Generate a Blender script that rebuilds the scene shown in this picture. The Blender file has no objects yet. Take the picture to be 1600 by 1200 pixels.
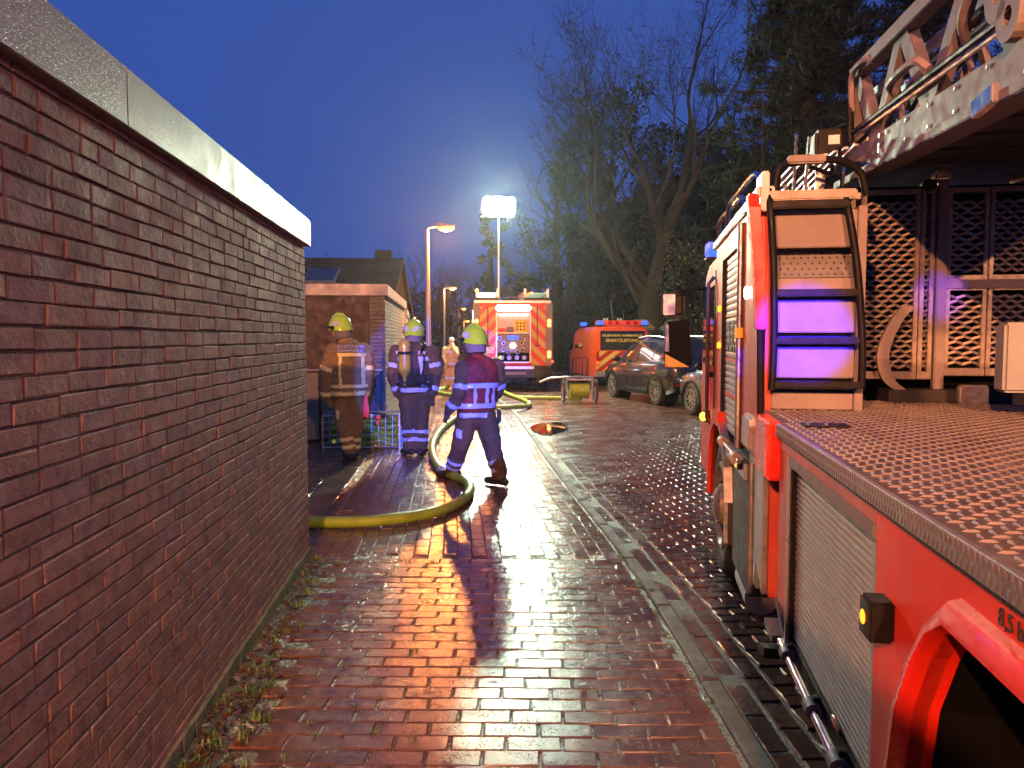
import bpy, bmesh, math, random
import numpy as np
from mathutils import Vector, Matrix, Euler, noise as mnoise

random.seed(11)
R = math.radians
scene = bpy.context.scene
COL = scene.collection

# ---------------------------------------------------------------- camera
cam_d = bpy.data.cameras.new('camera')
cam_d.sensor_width = 36.0
cam_d.lens = 27.0
cam_d.clip_start = 0.05
cam_d.clip_end = 900
cam = bpy.data.objects.new('camera', cam_d)
COL.objects.link(cam)
cam.location = (0, 0, 1.6)
cam.rotation_euler = (R(90 - 3.434), 0, 0)
scene.camera = cam

# ---------------------------------------------------------------- dusk sky (sun just set: no sun lamp)
world = bpy.data.worlds.new('World')
scene.world = world
world.use_nodes = True
wn = world.node_tree.nodes
wl = world.node_tree.links
wn.clear()
sky = wn.new('ShaderNodeTexSky')
sky.sky_type = 'NISHITA'
sky.sun_disc = False
sky.sun_elevation = R(-3.0)
sky.sun_rotation = R(200)
sky.ozone_density = 6.0
sky.air_density = 1.0
sky.dust_density = 0.3
hsv = wn.new('ShaderNodeMix')
hsv.data_type = 'RGBA'
hsv.inputs[0].default_value = 0.93
hsv.inputs[7].default_value = (0.50, 1.20, 5.2, 1)
bg = wn.new('ShaderNodeBackground')
bg.inputs['Strength'].default_value = 0.075
wo = wn.new('ShaderNodeOutputWorld')
wl.new(sky.outputs[0], hsv.inputs[6])
wl.new(hsv.outputs[2], bg.inputs['Color'])
wl.new(bg.outputs[0], wo.inputs['Surface'])

vs = scene.view_settings
vs.view_transform = 'Standard'
vs.look = 'None'
vs.exposure = 0.0
vs.gamma = 1.0
vs.use_curve_mapping = False
scene.render.engine = 'CYCLES'
cy = scene.cycles
cy.use_denoising = True
cy.use_adaptive_sampling = True
cy.adaptive_threshold = 0.04
cy.adaptive_min_samples = 16
cy.max_bounces = 4
cy.diffuse_bounces = 2
cy.glossy_bounces = 3
cy.transmission_bounces = 3
cy.volume_bounces = 0
cy.sample_clamp_indirect = 6.0
cy.sample_clamp_direct = 0.0
cy.caustics_reflective = False
cy.caustics_refractive = False

ROAD = -0.06       # road level; the pavement is at 0

# ---------------------------------------------------------------- helpers
def tag(o, label=None, cat=None, group=None, kind=None):
    if label: o['label'] = label
    if cat: o['category'] = cat
    if group: o['group'] = group
    if kind: o['kind'] = kind
    return o

def empty(name, loc=(0, 0, 0), rz=0.0, label=None, cat=None, group=None):
    o = bpy.data.objects.new(name, None)
    COL.objects.link(o)
    o.location = loc
    o.rotation_euler = (0, 0, rz)
    o.empty_display_size = 0.2
    return tag(o, label, cat, group)

def link(name, me, parent=None):
    o = bpy.data.objects.new(name, me)
    COL.objects.link(o)
    if parent is not None: o.parent = parent
    return o

def light(name, kind, loc, power, color, parent=None, radius=0.1, spot=None, aim=None, blend=0.15):
    d = bpy.data.lights.new(name, kind)
    d.energy = power
    d.color = color
    d.shadow_soft_size = radius
    if kind == 'SPOT':
        d.spot_size = spot
        d.spot_blend = blend
    o = bpy.data.objects.new(name, d)
    COL.objects.link(o)
    o.location = loc
    if aim is not None:
        o.rotation_euler = (Vector(aim) - Vector(loc)).to_track_quat('-Z', 'Y').to_euler()
    if parent is not None: o.parent = parent
    return o

def frame(d):
    d = Vector(d).normalized()
    a = Vector((0, 0, 1)) if abs(d.z) < 0.95 else Vector((1, 0, 0))
    s = d.cross(a).normalized()
    return d, s, s.cross(d).normalized()

class MB:
    def __init__(self):
        self.v = []; self.f = []
    def add(self, vs_, fs_):
        b = len(self.v)
        self.v.extend([tuple(p) for p in vs_])
        self.f.extend([tuple(i + b for i in f) for f in fs_])
        return self
    def box(self, x0, x1, y0, y1, z0, z1):
        return self.add([(x0,y0,z0),(x1,y0,z0),(x1,y1,z0),(x0,y1,z0),(x0,y0,z1),(x1,y0,z1),(x1,y1,z1),(x0,y1,z1)],
            [(3,2,1,0),(4,5,6,7),(0,1,5,4),(1,2,6,5),(2,3,7,6),(3,0,4,7)])
    def mbox(self, M, sx, sy, sz):
        c = [(-1,-1,-1),(1,-1,-1),(1,1,-1),(-1,1,-1),(-1,-1,1),(1,-1,1),(1,1,1),(-1,1,1)]
        return self.add([M @ Vector((a*sx/2, b*sy/2, d*sz/2)) for a,b,d in c],
            [(3,2,1,0),(4,5,6,7),(0,1,5,4),(1,2,6,5),(2,3,7,6),(3,0,4,7)])
    def bar(self, p0, p1, w, h):
        p0 = Vector(p0); p1 = Vector(p1)
        d, s, u = frame(p1 - p0)
        vs_ = []
        for p in (p0, p1):
            for a, b in ((-1,-1),(1,-1),(1,1),(-1,1)):
                vs_.append(p + s*a*w/2 + u*b*h/2)
        return self.add(vs_, [(0,1,2,3),(7,6,5,4),(0,4,5,1),(1,5,6,2),(2,6,7,3),(3,7,4,0)])
    def tube(self, pts, r, n=8, caps=True):
        pts = [Vector(p) for p in pts]
        m = len(pts)
        rs = r if isinstance(r, (list, tuple)) else [r]*m
        t0 = (pts[1]-pts[0])
        d, s, u = frame(t0)
        vs_ = []
        for i, p in enumerate(pts):
            t = pts[min(i+1, m-1)] - pts[max(i-1, 0)]
            t = t.normalized() if t.length > 1e-9 else d
            s = (s - t*s.dot(t))
            s = s.normalized() if s.length > 1e-6 else frame(t)[1]
            u = s.cross(t)
            for k in range(n):
                a = 2*math.pi*k/n
                vs_.append(p + (s*math.cos(a) + u*math.sin(a))*rs[i])
        fs_ = []
        for i in range(m-1):
            for k in range(n):
                k2 = (k+1) % n
                fs_.append((i*n+k, i*n+k2, (i+1)*n+k2, (i+1)*n+k))
        if caps:
            fs_.append(tuple(range(n-1, -1, -1)))
            fs_.append(tuple((m-1)*n+k for k in range(n)))
        return self.add(vs_, fs_)
    def loft(self, rings, caps=True, close=True):
        n = len(rings[0]); m = len(rings)
        vs_ = [p for rg in rings for p in rg]
        fs_ = []
        for i in range(m-1):
            for k in range(n if close else n-1):
                k2 = (k+1) % n
                fs_.append((i*n+k, i*n+k2, (i+1)*n+k2, (i+1)*n+k))
        if caps:
            fs_.append(tuple(range(n-1, -1, -1)))
            fs_.append(tuple((m-1)*n+k for k in range(n)))
        return self.add(vs_, fs_)
    def ell(self, c, rx, ry, rz, n=14, m=9, M=None):
        c = Vector(c)
        rings = []
        for i in range(m+1):
            a = math.pi*(i/m) - math.pi/2
            a = max(-1.5, min(1.5, a))
            rg = []
            for k in range(n):
                b = 2*math.pi*k/n
                p = Vector((rx*math.cos(a)*math.cos(b), ry*math.cos(a)*math.sin(b), rz*math.sin(a)))
                if M is not None: p = M @ p
                rg.append(c + p)
            rings.append(rg)
        return self.loft(rings)
    def prism(self, poly, ax, d0, d1):
        def P(a, b, d):
            return {'x': (d, a, b), 'y': (a, d, b), 'z': (a, b, d)}[ax]
        n = len(poly)
        vs_ = [P(a, b, d0) for a, b in poly] + [P(a, b, d1) for a, b in poly]
        fs_ = [tuple(range(n-1, -1, -1)), tuple(range(n, 2*n))]
        for k in range(n):
            k2 = (k+1) % n
            fs_.append((k, k2, n+k2, n+k))
        return self.add(vs_, fs_)
    def disc(self, c, axis, r0, r1, d, n=20):
        """ring (r0 = 0: solid disc) of thickness d along axis"""
        c = Vector(c)
        t, s, u = frame(axis)
        if r0 <= 0:
            return self.tube([c, c + t*d], r1, n)
        rings = []
        for (r, o) in ((r0, 0), (r1, 0), (r1, d), (r0, d), (r0, 0)):
            rings.append([c + t*o + (s*math.cos(2*math.pi*k/n) + u*math.sin(2*math.pi*k/n))*r for k in range(n)])
        return self.loft(rings, caps=False)
    def lathe(self, c, axis, prof, n=24):
        c = Vector(c)
        t, s, u = frame(axis)
        rings = [[c + t*o + (s*math.cos(2*math.pi*k/n) + u*math.sin(2*math.pi*k/n))*max(r, 1e-4) for k in range(n)] for r, o in prof]
        return self.loft(rings)
    def mesh(self, name, bevel=0.0, smooth=False, seg=2, fix=True):
        me = bpy.data.meshes.new(name)
        me.from_pydata(self.v, [], self.f)
        if bevel > 0 or fix:
            bm = bmesh.new(); bm.from_mesh(me)
            if fix: bmesh.ops.recalc_face_normals(bm, faces=bm.faces)
            if bevel > 0:
                es = [e for e in bm.edges if len(e.link_faces) == 2 and e.calc_face_angle(0) > R(28)]
                bmesh.ops.bevel(bm, geom=es, offset=bevel, segments=seg, affect='EDGES', clamp_overlap=True)
            bm.to_mesh(me); bm.free()
        if smooth:
            me.polygons.foreach_set('use_smooth', [True]*len(me.polygons))
            me.set_sharp_from_angle(angle=R(40))
        me.update()
        return me
    def build(self, name, mat, parent=None, bevel=0.0, smooth=False, seg=2, fix=True):
        me = self.mesh(name, bevel, smooth, seg, fix)
        if mat is not None: me.materials.append(mat)
        return link(name, me, parent)

def box(name, mat, parent, x0, x1, y0, y1, z0, z1, bevel=0.0):
    return MB().box(x0, x1, y0, y1, z0, z1).build(name, mat, parent, bevel=bevel)

def tube(name, mat, parent, pts, r, n=10):
    return MB().tube(pts, r, n).build(name, mat, parent, smooth=True)

def text(name, body, size, mat, parent, loc, rot, extrude=0.001, bold=0.0, sx=1.0):
    cu = bpy.data.curves.new(name, 'FONT')
    cu.body = body; cu.size = size; cu.extrude = extrude; cu.offset = bold
    cu.align_x = 'CENTER'; cu.align_y = 'CENTER'
    t = bpy.data.objects.new(name, cu)
    COL.objects.link(t)
    dg = bpy.context.evaluated_depsgraph_get()
    me = bpy.data.meshes.new_from_object(t.evaluated_get(dg))
    bpy.data.objects.remove(t)
    me.name = name
    me.materials.clear(); me.materials.append(mat)
    o = link(name, me, parent)
    o.location = loc; o.rotation_euler = rot; o.scale = (sx, 1, 1)
    return o

def spline(pts, n=8):
    """Catmull-Rom through the points"""
    P = [Vector(p) for p in pts]
    P = [P[0]*2 - P[1]] + P + [P[-1]*2 - P[-2]]
    out = []
    for i in range(1, len(P)-2):
        for k in range(n):
            t = k/n
            a, b, c, d = P[i-1], P[i], P[i+1], P[i+2]
            out.append(0.5*((2*b) + (c-a)*t + (2*a-5*b+4*c-d)*t*t + (3*b-a-3*c+d)*t**3))
    out.append(P[-2])
    return out

# ---------------------------------------------------------------- materials
def M(name, col, rough=0.5, metal=0.0, var=0.12, vscale=6.0, bump=0.0, bscale=80.0, coat=0.0, rvar=0.12,
      emit=None, estr=0.0, spec=0.5, drops=0.0, col2=None, thr=(0.45, 0.62), c2scale=3.0):
    m = bpy.data.materials.new(name)
    m.use_nodes = True
    nt = m.node_tree; N = nt.nodes; L = nt.links
    p = N['Principled BSDF']
    p.inputs['Metallic'].default_value = metal
    p.inputs['Specular IOR Level'].default_value = spec
    p.inputs['Coat Weight'].default_value = coat
    p.inputs['Coat Roughness'].default_value = 0.06
    tc = N.new('ShaderNodeTexCoord')
    n1 = N.new('ShaderNodeTexNoise')
    n1.inputs['Scale'].default_value = vscale
    n1.inputs['Detail'].default_value = 6
    n1.inputs['Roughness'].default_value = 0.65
    L.new(tc.outputs['Object'], n1.inputs['Vector'])
    mr = N.new('ShaderNodeMapRange')
    mr.inputs[1].default_value = 0.3; mr.inputs[2].default_value = 0.7
    mr.inputs[3].default_value = 1 - var; mr.inputs[4].default_value = 1 + var
    L.new(n1.outputs['Fac'], mr.inputs[0])
    vm = N.new('ShaderNodeVectorMath'); vm.operation = 'SCALE'
    vm.inputs[0].default_value = col[:3]
    L.new(mr.outputs[0], vm.inputs['Scale'])
    colout = vm.outputs[0]
    if col2 is not None:
        n3 = N.new('ShaderNodeTexNoise'); n3.inputs['Scale'].default_value = c2scale; n3.inputs['Detail'].default_value = 7
        L.new(tc.outputs['Object'], n3.inputs['Vector'])
        m3 = N.new('ShaderNodeMapRange'); m3.inputs[1].default_value = thr[0]; m3.inputs[2].default_value = thr[1]
        L.new(n3.outputs['Fac'], m3.inputs[0])
        mx = N.new('ShaderNodeMix'); mx.data_type = 'RGBA'
        L.new(m3.outputs[0], mx.inputs[0]); L.new(colout, mx.inputs[6])
        mx.inputs[7].default_value = (*col2[:3], 1)
        colout = mx.outputs[2]
    L.new(colout, p.inputs['Base Color'])
    n2 = N.new('ShaderNodeTexNoise'); n2.inputs['Scale'].default_value = vscale*2.3; n2.inputs['Detail'].default_value = 5
    L.new(tc.outputs['Object'], n2.inputs['Vector'])
    rr = N.new('ShaderNodeMapRange')
    rr.inputs[1].default_value = 0.3; rr.inputs[2].default_value = 0.7
    rr.inputs[3].default_value = max(0.02, rough - rvar); rr.inputs[4].default_value = min(1, rough + rvar)
    L.new(n2.outputs['Fac'], rr.inputs[0])
    L.new(rr.outputs[0], p.inputs['Roughness'])
    h = None
    if bump > 0:
        nb = N.new('ShaderNodeTexNoise'); nb.inputs['Scale'].default_value = bscale; nb.inputs['Detail'].default_value = 4
        L.new(tc.outputs['Object'], nb.inputs['Vector'])
        b = N.new('ShaderNodeBump'); b.inputs['Strength'].default_value = bump; b.inputs['Distance'].default_value = 0.01
        L.new(nb.outputs['Fac'], b.inputs['Height'])
        h = b
    if drops > 0:
        vo = N.new('ShaderNodeTexVoronoi'); vo.inputs['Scale'].default_value = 170
        L.new(tc.outputs['Object'], vo.inputs['Vector'])
        m4 = N.new('ShaderNodeMapRange'); m4.inputs[1].default_value = 0.05; m4.inputs[2].default_value = 0.4
        m4.inputs[3].default_value = 1; m4.inputs[4].default_value = 0
        L.new(vo.outputs['Distance'], m4.inputs[0])
        b2 = N.new('ShaderNodeBump'); b2.inputs['Strength'].default_value = drops; b2.inputs['Distance'].default_value = 0.004
        L.new(m4.outputs[0], b2.inputs['Height'])
        if h: L.new(h.outputs[0], b2.inputs['Normal'])
        h = b2
    if h: L.new(h.outputs[0], p.inputs['Normal'])
    if emit is not None:
        p.inputs['Emission Color'].default_value = (*emit, 1)
        p.inputs['Emission Strength'].default_value = estr
    return m

def brickmat(name, cols, rough, rvar, bump, bscale=55, wet=False, moss=None, spec=.5, drops=0):
    """per-piece colour (object random + island random), grain, wetness"""
    m = bpy.data.materials.new(name); m.use_nodes = True
    nt = m.node_tree; N = nt.nodes; L = nt.links
    p = N['Principled BSDF']
    oi = N.new('ShaderNodeObjectInfo'); ge = N.new('ShaderNodeNewGeometry')
    ad = N.new('ShaderNodeMath'); ad.operation = 'ADD'
    L.new(oi.outputs['Random'], ad.inputs[0]); L.new(ge.outputs['Random Per Island'], ad.inputs[1])
    fr = N.new('ShaderNodeMath'); fr.operation = 'FRACT'
    L.new(ad.outputs[0], fr.inputs[0])
    cr = N.new('ShaderNodeValToRGB')
    el = cr.color_ramp.elements
    el[0].position = 0; el[0].color = (*cols[0], 1)
    el[1].position = 1; el[1].color = (*cols[-1], 1)
    for i, c in enumerate(cols[1:-1]):
        e = el.new((i+1)/(len(cols)-1)); e.color = (*c, 1)
    L.new(fr.outputs[0], cr.inputs[0])
    n1 = N.new('ShaderNodeTexNoise'); n1.inputs['Scale'].default_value = 14; n1.inputs['Detail'].default_value = 8; n1.inputs['Roughness'].default_value = 0.7
    L.new(ge.outputs['Position'], n1.inputs['Vector'])
    mr = N.new('ShaderNodeMapRange'); mr.inputs[1].default_value = 0.3; mr.inputs[2].default_value = 0.7; mr.inputs[3].default_value = 0.6; mr.inputs[4].default_value = 1.35
    L.new(n1.outputs['Fac'], mr.inputs[0])
    vm = N.new('ShaderNodeVectorMath'); vm.operation = 'SCALE'
    L.new(cr.outputs[0], vm.inputs[0]); L.new(mr.outputs[0], vm.inputs['Scale'])
    out = vm.outputs[0]
    if moss is not None:
        n4 = N.new('ShaderNodeTexNoise'); n4.inputs['Scale'].default_value = 1.7; n4.inputs['Detail'].default_value = 8; n4.inputs['Roughness'].default_value = 0.7
        L.new(ge.outputs['Position'], n4.inputs['Vector'])
        m5 = N.new('ShaderNodeMapRange'); m5.inputs[1].default_value = 0.55; m5.inputs[2].default_value = 0.75; m5.inputs[4].default_value = 0.6
        L.new(n4.outputs['Fac'], m5.inputs[0])
        mx = N.new('ShaderNodeMix'); mx.data_type = 'RGBA'
        L.new(m5.outputs[0], mx.inputs[0]); L.new(out, mx.inputs[6]); mx.inputs[7].default_value = (*moss, 1)
        out = mx.outputs[2]
    L.new(out, p.inputs['Base Color'])
    n2 = N.new('ShaderNodeTexNoise'); n2.inputs['Scale'].default_value = 2.2 if wet else 6; n2.inputs['Detail'].default_value = 9; n2.inputs['Roughness'].default_value = 0.65
    L.new(ge.outputs['Position'], n2.inputs['Vector'])
    r2 = N.new('ShaderNodeMapRange'); r2.inputs[1].default_value = 0.35; r2.inputs[2].default_value = 0.65
    r2.inputs[3].default_value = max(.03, rough-rvar); r2.inputs[4].default_value = rough+rvar
    L.new(n2.outputs['Fac'], r2.inputs[0]); L.new(r2.outputs[0], p.inputs['Roughness'])
    nb = N.new('ShaderNodeTexNoise'); nb.inputs['Scale'].default_value = bscale; nb.inputs['Detail'].default_value = 5; nb.inputs['Roughness'].default_value = 0.6
    L.new(ge.outputs['Position'], nb.inputs['Vector'])
    b = N.new('ShaderNodeBump'); b.inputs['Strength'].default_value = bump; b.inputs['Distance'].default_value = 0.008
    L.new(nb.outputs['Fac'], b.inputs['Height'])
    if drops:
        vo = N.new('ShaderNodeTexVoronoi'); vo.inputs['Scale'].default_value = 120
        L.new(ge.outputs['Position'], vo.inputs['Vector'])
        m6 = N.new('ShaderNodeMapRange'); m6.inputs[1].default_value = .05; m6.inputs[2].default_value = .38; m6.inputs[3].default_value = 1; m6.inputs[4].default_value = 0
        L.new(vo.outputs['Distance'], m6.inputs[0])
        n7 = N.new('ShaderNodeTexNoise'); n7.inputs['Scale'].default_value = 7; n7.inputs['Detail'].default_value = 6
        L.new(ge.outputs['Position'], n7.inputs['Vector'])
        m8 = N.new('ShaderNodeMapRange'); m8.inputs[1].default_value = .4; m8.inputs[2].default_value = .65
        L.new(n7.outputs['Fac'], m8.inputs[0])
        mu = N.new('ShaderNodeMath'); mu.operation = 'MULTIPLY'; L.new(m6.outputs[0], mu.inputs[0]); L.new(m8.outputs[0], mu.inputs[1])
        b3 = N.new('ShaderNodeBump'); b3.inputs['Strength'].default_value = drops; b3.inputs['Distance'].default_value = .004
        L.new(mu.outputs[0], b3.inputs['Height']); L.new(b.outputs[0], b3.inputs['Normal'])
        b = b3
    L.new(b.outputs[0], p.inputs['Normal'])
    p.inputs['Specular IOR Level'].default_value = 0.72 if wet else spec
    return m

def stripes(name, ca, cb, sgn, period, rough=0.35):
    m = bpy.data.materials.new(name); m.use_nodes = True
    nt = m.node_tree; N = nt.nodes; L = nt.links
    p = N['Principled BSDF']; p.inputs['Roughness'].default_value = rough
    tc = N.new('ShaderNodeTexCoord'); sp = N.new('ShaderNodeSeparateXYZ')
    L.new(tc.outputs['Object'], sp.inputs[0])
    a = N.new('ShaderNodeMath'); a.operation = 'MULTIPLY'; a.inputs[1].default_value = sgn
    L.new(sp.outputs[0], a.inputs[0])
    b = N.new('ShaderNodeMath'); b.operation = 'ADD'; L.new(a.outputs[0], b.inputs[0]); L.new(sp.outputs[2], b.inputs[1])
    c = N.new('ShaderNodeMath'); c.operation = 'DIVIDE'; c.inputs[1].default_value = period; L.new(b.outputs[0], c.inputs[0])
    d = N.new('ShaderNodeMath'); d.operation = 'FRACT'; L.new(c.outputs[0], d.inputs[0])
    e = N.new('ShaderNodeMath'); e.operation = 'GREATER_THAN'; e.inputs[1].default_value = 0.5; L.new(d.outputs[0], e.inputs[0])
    mx = N.new('ShaderNodeMix'); mx.data_type = 'RGBA'
    mx.inputs[6].default_value = (*ca, 1); mx.inputs[7].default_value = (*cb, 1)
    L.new(e.outputs[0], mx.inputs[0]); L.new(mx.outputs[2], p.inputs['Base Color'])
    return m

def E_(name, col, s):
    return M(name, (0.02, 0.02, 0.02), rough=0.3, emit=col, estr=s)

MT = dict(
    wallbrick=brickmat('red wall brick', [(.24,.145,.115),(.27,.16,.125),(.21,.13,.115),(.25,.16,.145),(.28,.155,.11),(.22,.14,.14),(.235,.15,.12)], .78, .12, .75, 45, spec=.22, moss=(.30,.235,.20)),
    mortar=M('dark mortar', (.15,.112,.092), .9, var=.4, vscale=20, bump=.8, bscale=120, col2=(.05,.06,.035)),
    paver=brickmat('wet red paver', [(.13,.072,.040),(.155,.080,.040),(.10,.060,.040),(.14,.082,.050),(.17,.085,.042),(.11,.072,.050)], .19, .08, .22, 95, wet=True, drops=.5),
    roadpaver=brickmat('wet road paver', [(.115,.052,.035),(.135,.056,.035),(.095,.045,.033),(.12,.055,.038)], .25, .1, .3, 70, wet=True, drops=.4),
    slab=brickmat('dark wet slab', [(.06,.055,.05),(.075,.065,.058),(.05,.046,.042)], .22, .1, .3, 60, wet=True),
    joint=M('wet joint sand', (.10,.08,.055), .30, var=.4, vscale=18, bump=.6, bscale=160, col2=(.06,.07,.035), rvar=.2),
    roadjoint=M('dark wet road joint', (.03,.026,.024), .42, var=.4, vscale=18, bump=.8, bscale=160, rvar=.2),
    kerb=brickmat('concrete kerb', [(.075,.078,.075),(.09,.092,.088),(.066,.07,.068)], .6, .12, .9, 180, moss=(.12,.13,.08)),
    zinc=M('wet sheet metal fascia', (.30,.275,.265), .46, .35, var=.15, vscale=3, bump=.05, bscale=20, drops=.9, rvar=.1),
    zincplain=M('grey sheet metal fascia', (.21,.22,.25), .45, .3, var=.12, vscale=3, drops=.3),
    moss=M('mossy concrete plinth', (.075,.11,.03), .85, var=.5, vscale=14, bump=1., bscale=90, col2=(.17,.155,.125), thr=(.5,.7), c2scale=7),
    dirt=M('wet dirt and leaf mould', (.032,.024,.014), .8, var=.5, vscale=25, bump=1., bscale=110, col2=(.06,.055,.045), rvar=.25),
    soil=M('dark soil', (.03,.03,.02), .9, var=.4, vscale=2, bump=.6, bscale=12),
    steel=M('brushed aluminium', (.55,.54,.53), .35, .85, var=.1, vscale=12, rvar=.1),
    chrome=M('chromed tube', (.62,.62,.63), .15, 1., var=.05, rvar=.05),
    black=M('black plastic', (.007,.007,.008), .5, var=.2, spec=.18),
    blackrub=M('black rubber', (.02,.02,.02), .75, var=.3, bump=.3, bscale=90),
    glass=M('dark tinted glass', (.012,.013,.016), .05, var=.1, rvar=.02, spec=.8),
    red=M('fire engine red paint', (.75,.05,.022), .5, coat=.12, var=.14, vscale=4, spec=.3, col2=(.42,.05,.03), thr=(.56,.85), c2scale=2.2, bump=.04, bscale=300),
    redfade=M('weathered red paint', (.52,.075,.05), .5, coat=.12, var=.18, vscale=2.5, spec=.3, col2=(.30,.07,.05), thr=(.5,.8), c2scale=3),
    dred=M('dayglow red paint', (.85,.03,.012), .3, coat=.5, var=.06),
    white=M('white paint', (.5,.48,.46), .4, coat=.2, var=.08, vscale=5),
    offwhite=M('light grey paint', (.23,.20,.195), .62, var=.12, vscale=6, spec=.3),
    grey=M('grey paint', (.16,.16,.16), .45, var=.12),
    deckplate=M('worn deck plate', (.085,.07,.058), .42, .15, var=.45, vscale=3.5, bump=.15, bscale=60, rvar=.3, col2=(.13,.11,.09), thr=(.55,.75), c2scale=6),
    tread=M('aluminium tread plate', (.25,.22,.19), .4, .25, var=.25, vscale=9, bump=.15, bscale=60, rvar=.12),
    slatmat=M('aluminium shutter slat', (.5,.5,.46), .4, .6, var=.15, vscale=5, drops=.2),
    control=M('grey green enamel', (.26,.30,.30), .5, var=.12),
    hub=M('dull wheel steel', (.22,.19,.16), .55, .3, var=.3, vscale=14),
    mesh=M('galvanised expanded mesh', (.26,.225,.195), .42, .4, var=.25, vscale=30),
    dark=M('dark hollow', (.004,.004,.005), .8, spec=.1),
    chassis=M('chassis black', (.02,.02,.022), .55, var=.3),
    hose=M('yellow green hose', (.27,.45,.03), .42, var=.18, vscale=9, bump=.25, bscale=220, col2=(.17,.27,.03), thr=(.5,.75), c2scale=8),
    yellow=M('yellow plastic', (.75,.55,.03), .45),
    helmet=M('fluorescent helmet', (.33,.64,.02), .22, coat=.5, var=.05),
    coat=M('sand brown turnout cloth', (.24,.18,.075), .85, var=.22, vscale=14, bump=.5, bscale=70),
    coatb=M('brown turnout cloth', (.078,.054,.026), .85, var=.22, vscale=14, bump=.5, bscale=70),
    coatc=M('pale sand turnout cloth', (.42,.30,.13), .85, var=.2, vscale=14, bump=.4, bscale=70),
    vest=M('dark red command vest', (.15,.012,.014), .7, var=.2, vscale=10, bump=.3, bscale=60),
    band=M('blue lit silver tape', (.38,.48,.68), .35, var=.06, vscale=40),  # silver tape; the beacon's blue light is mixed into its colour
    bandy=M('silver yellow reflective tape', (.9,.88,.32), .4, var=.08, vscale=40),
    skin=M('skin', (.5,.27,.19), .5, var=.08),
    hair=M('grey hair', (.35,.33,.32), .8, bump=.8, bscale=60),
    boot=M('black boot leather', (.02,.019,.018), .45),
    glove=M('dark glove', (.05,.035,.035), .8),
    hood=M('grey flash hood', (.13,.13,.15), .9, bump=.4),
    cylinder=M('sand composite cylinder', (.36,.31,.045), .32, coat=.4, var=.08),
    suv=M('dark grey car paint', (.045,.042,.045), .2, .5, coat=1., var=.06),
    silver=M('mid grey car paint', (.17,.17,.18), .22, .6, coat=1., var=.05),
    rim=M('alloy rim', (.6,.58,.55), .28, .9),
    vanred=M('luminous orange red paint', (.85,.085,.015), .35, coat=.4, var=.06),
    roof=M('dark roof tile', (.02,.027,.027), .7, var=.3, vscale=8),
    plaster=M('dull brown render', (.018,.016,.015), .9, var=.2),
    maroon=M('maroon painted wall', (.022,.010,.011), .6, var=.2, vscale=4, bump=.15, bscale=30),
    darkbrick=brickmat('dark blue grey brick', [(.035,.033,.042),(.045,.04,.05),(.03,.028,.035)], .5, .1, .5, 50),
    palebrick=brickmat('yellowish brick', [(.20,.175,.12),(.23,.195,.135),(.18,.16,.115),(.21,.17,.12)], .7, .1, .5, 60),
    pinkbrick=brickmat('pinkish brick', [(.34,.22,.17),(.38,.25,.19),(.30,.2,.16)], .7, .1, .5, 60),
    pole=M('galvanised lamp post', (.45,.43,.42), .45, .4, var=.12),
    bark=M('bark', (.045,.038,.028), .9, var=.4, vscale=7, bump=1., bscale=25, col2=(.035,.042,.018)),
    twig=M('twig bark', (.03,.027,.022), .9, var=.3),
    needles=M('pine needles', (.014,.019,.012), .7, var=.4, vscale=1.5),
    ivy=M('dark ivy leaves', (.022,.034,.016), .6, var=.4, vscale=1.5),
    shrub=M('olive shrub leaves', (.085,.095,.04), .6, var=.4, vscale=2),
    fartree=M('distant twigs', (.05,.05,.05), .9, var=.3),
    weed=M('fresh weed leaves', (.10,.19,.03), .5, var=.35, vscale=30),
    leaf=M('wet fallen leaf', (.12,.05,.02), .3, var=.5, vscale=12, rvar=.15),
    stone=M('sandstone', (.24,.20,.14), .85, var=.3, vscale=5, bump=.7, bscale=30, col2=(.1,.11,.06)),
    gardenwall=brickmat('garden wall stone', [(.20,.15,.12),(.17,.13,.11),(.23,.17,.13)], .8, .1, .6, 40),
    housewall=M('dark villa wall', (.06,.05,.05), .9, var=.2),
    pane=M('night window pane', (.02,.025,.035), .08, rvar=.02, spec=.9),
    water=M('puddle water', (.008,.007,.006), .02, rvar=.01, spec=.9, bump=.02, bscale=8),
    plate=M('number plate white', (.75,.75,.75), .4),
    ink=M('black print', (.02,.02,.02), .6),
    yprint=M('yellow reflective print', (.75,.55,.12), .5),
    rprint=M('red reflective print', (.85,.06,.04), .4),
    chevL=stripes('rear chevrons rising', (.55,.02,.02), (.45,.33,.06), -1, .42),
    chevR=stripes('rear chevrons falling', (.55,.02,.02), (.45,.33,.06), 1, .42),
    chevV=stripes('van rear stripes', (.45,.02,.02), (.72,.52,.1), -.75, .36),
    redlens=M('red lamp lens', (.4,.01,.01), .15, coat=.5),
    amberlens=M('amber lamp lens', (.7,.22,.01), .2, coat=.5),
    bluelens=M('blue beacon lens', (.02,.07,.55), .15, coat=.5, emit=(.05,.16,1), estr=1.3),
    e_mast=E_('floodlight glow', (.9,1., .86), 160),
    e_street=E_('sodium lamp glow', (1,.33,.05), 9),
    e_tail=E_('tail lamp glow', (1,.13,.015), 40),
    e_brake=E_('brake lamp glow', (1,.04,.02), 6),
    e_amber=E_('amber indicator glow', (1,.34,.02), 9),
    e_amberlow=E_('amber marker glow', (1,.26,.01), 3.5),
    e_white=E_('white work light glow', (1,.93,.88), 8),
    e_blue=E_('blue beacon glow', (.04,.12,1), 20),
)
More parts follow.
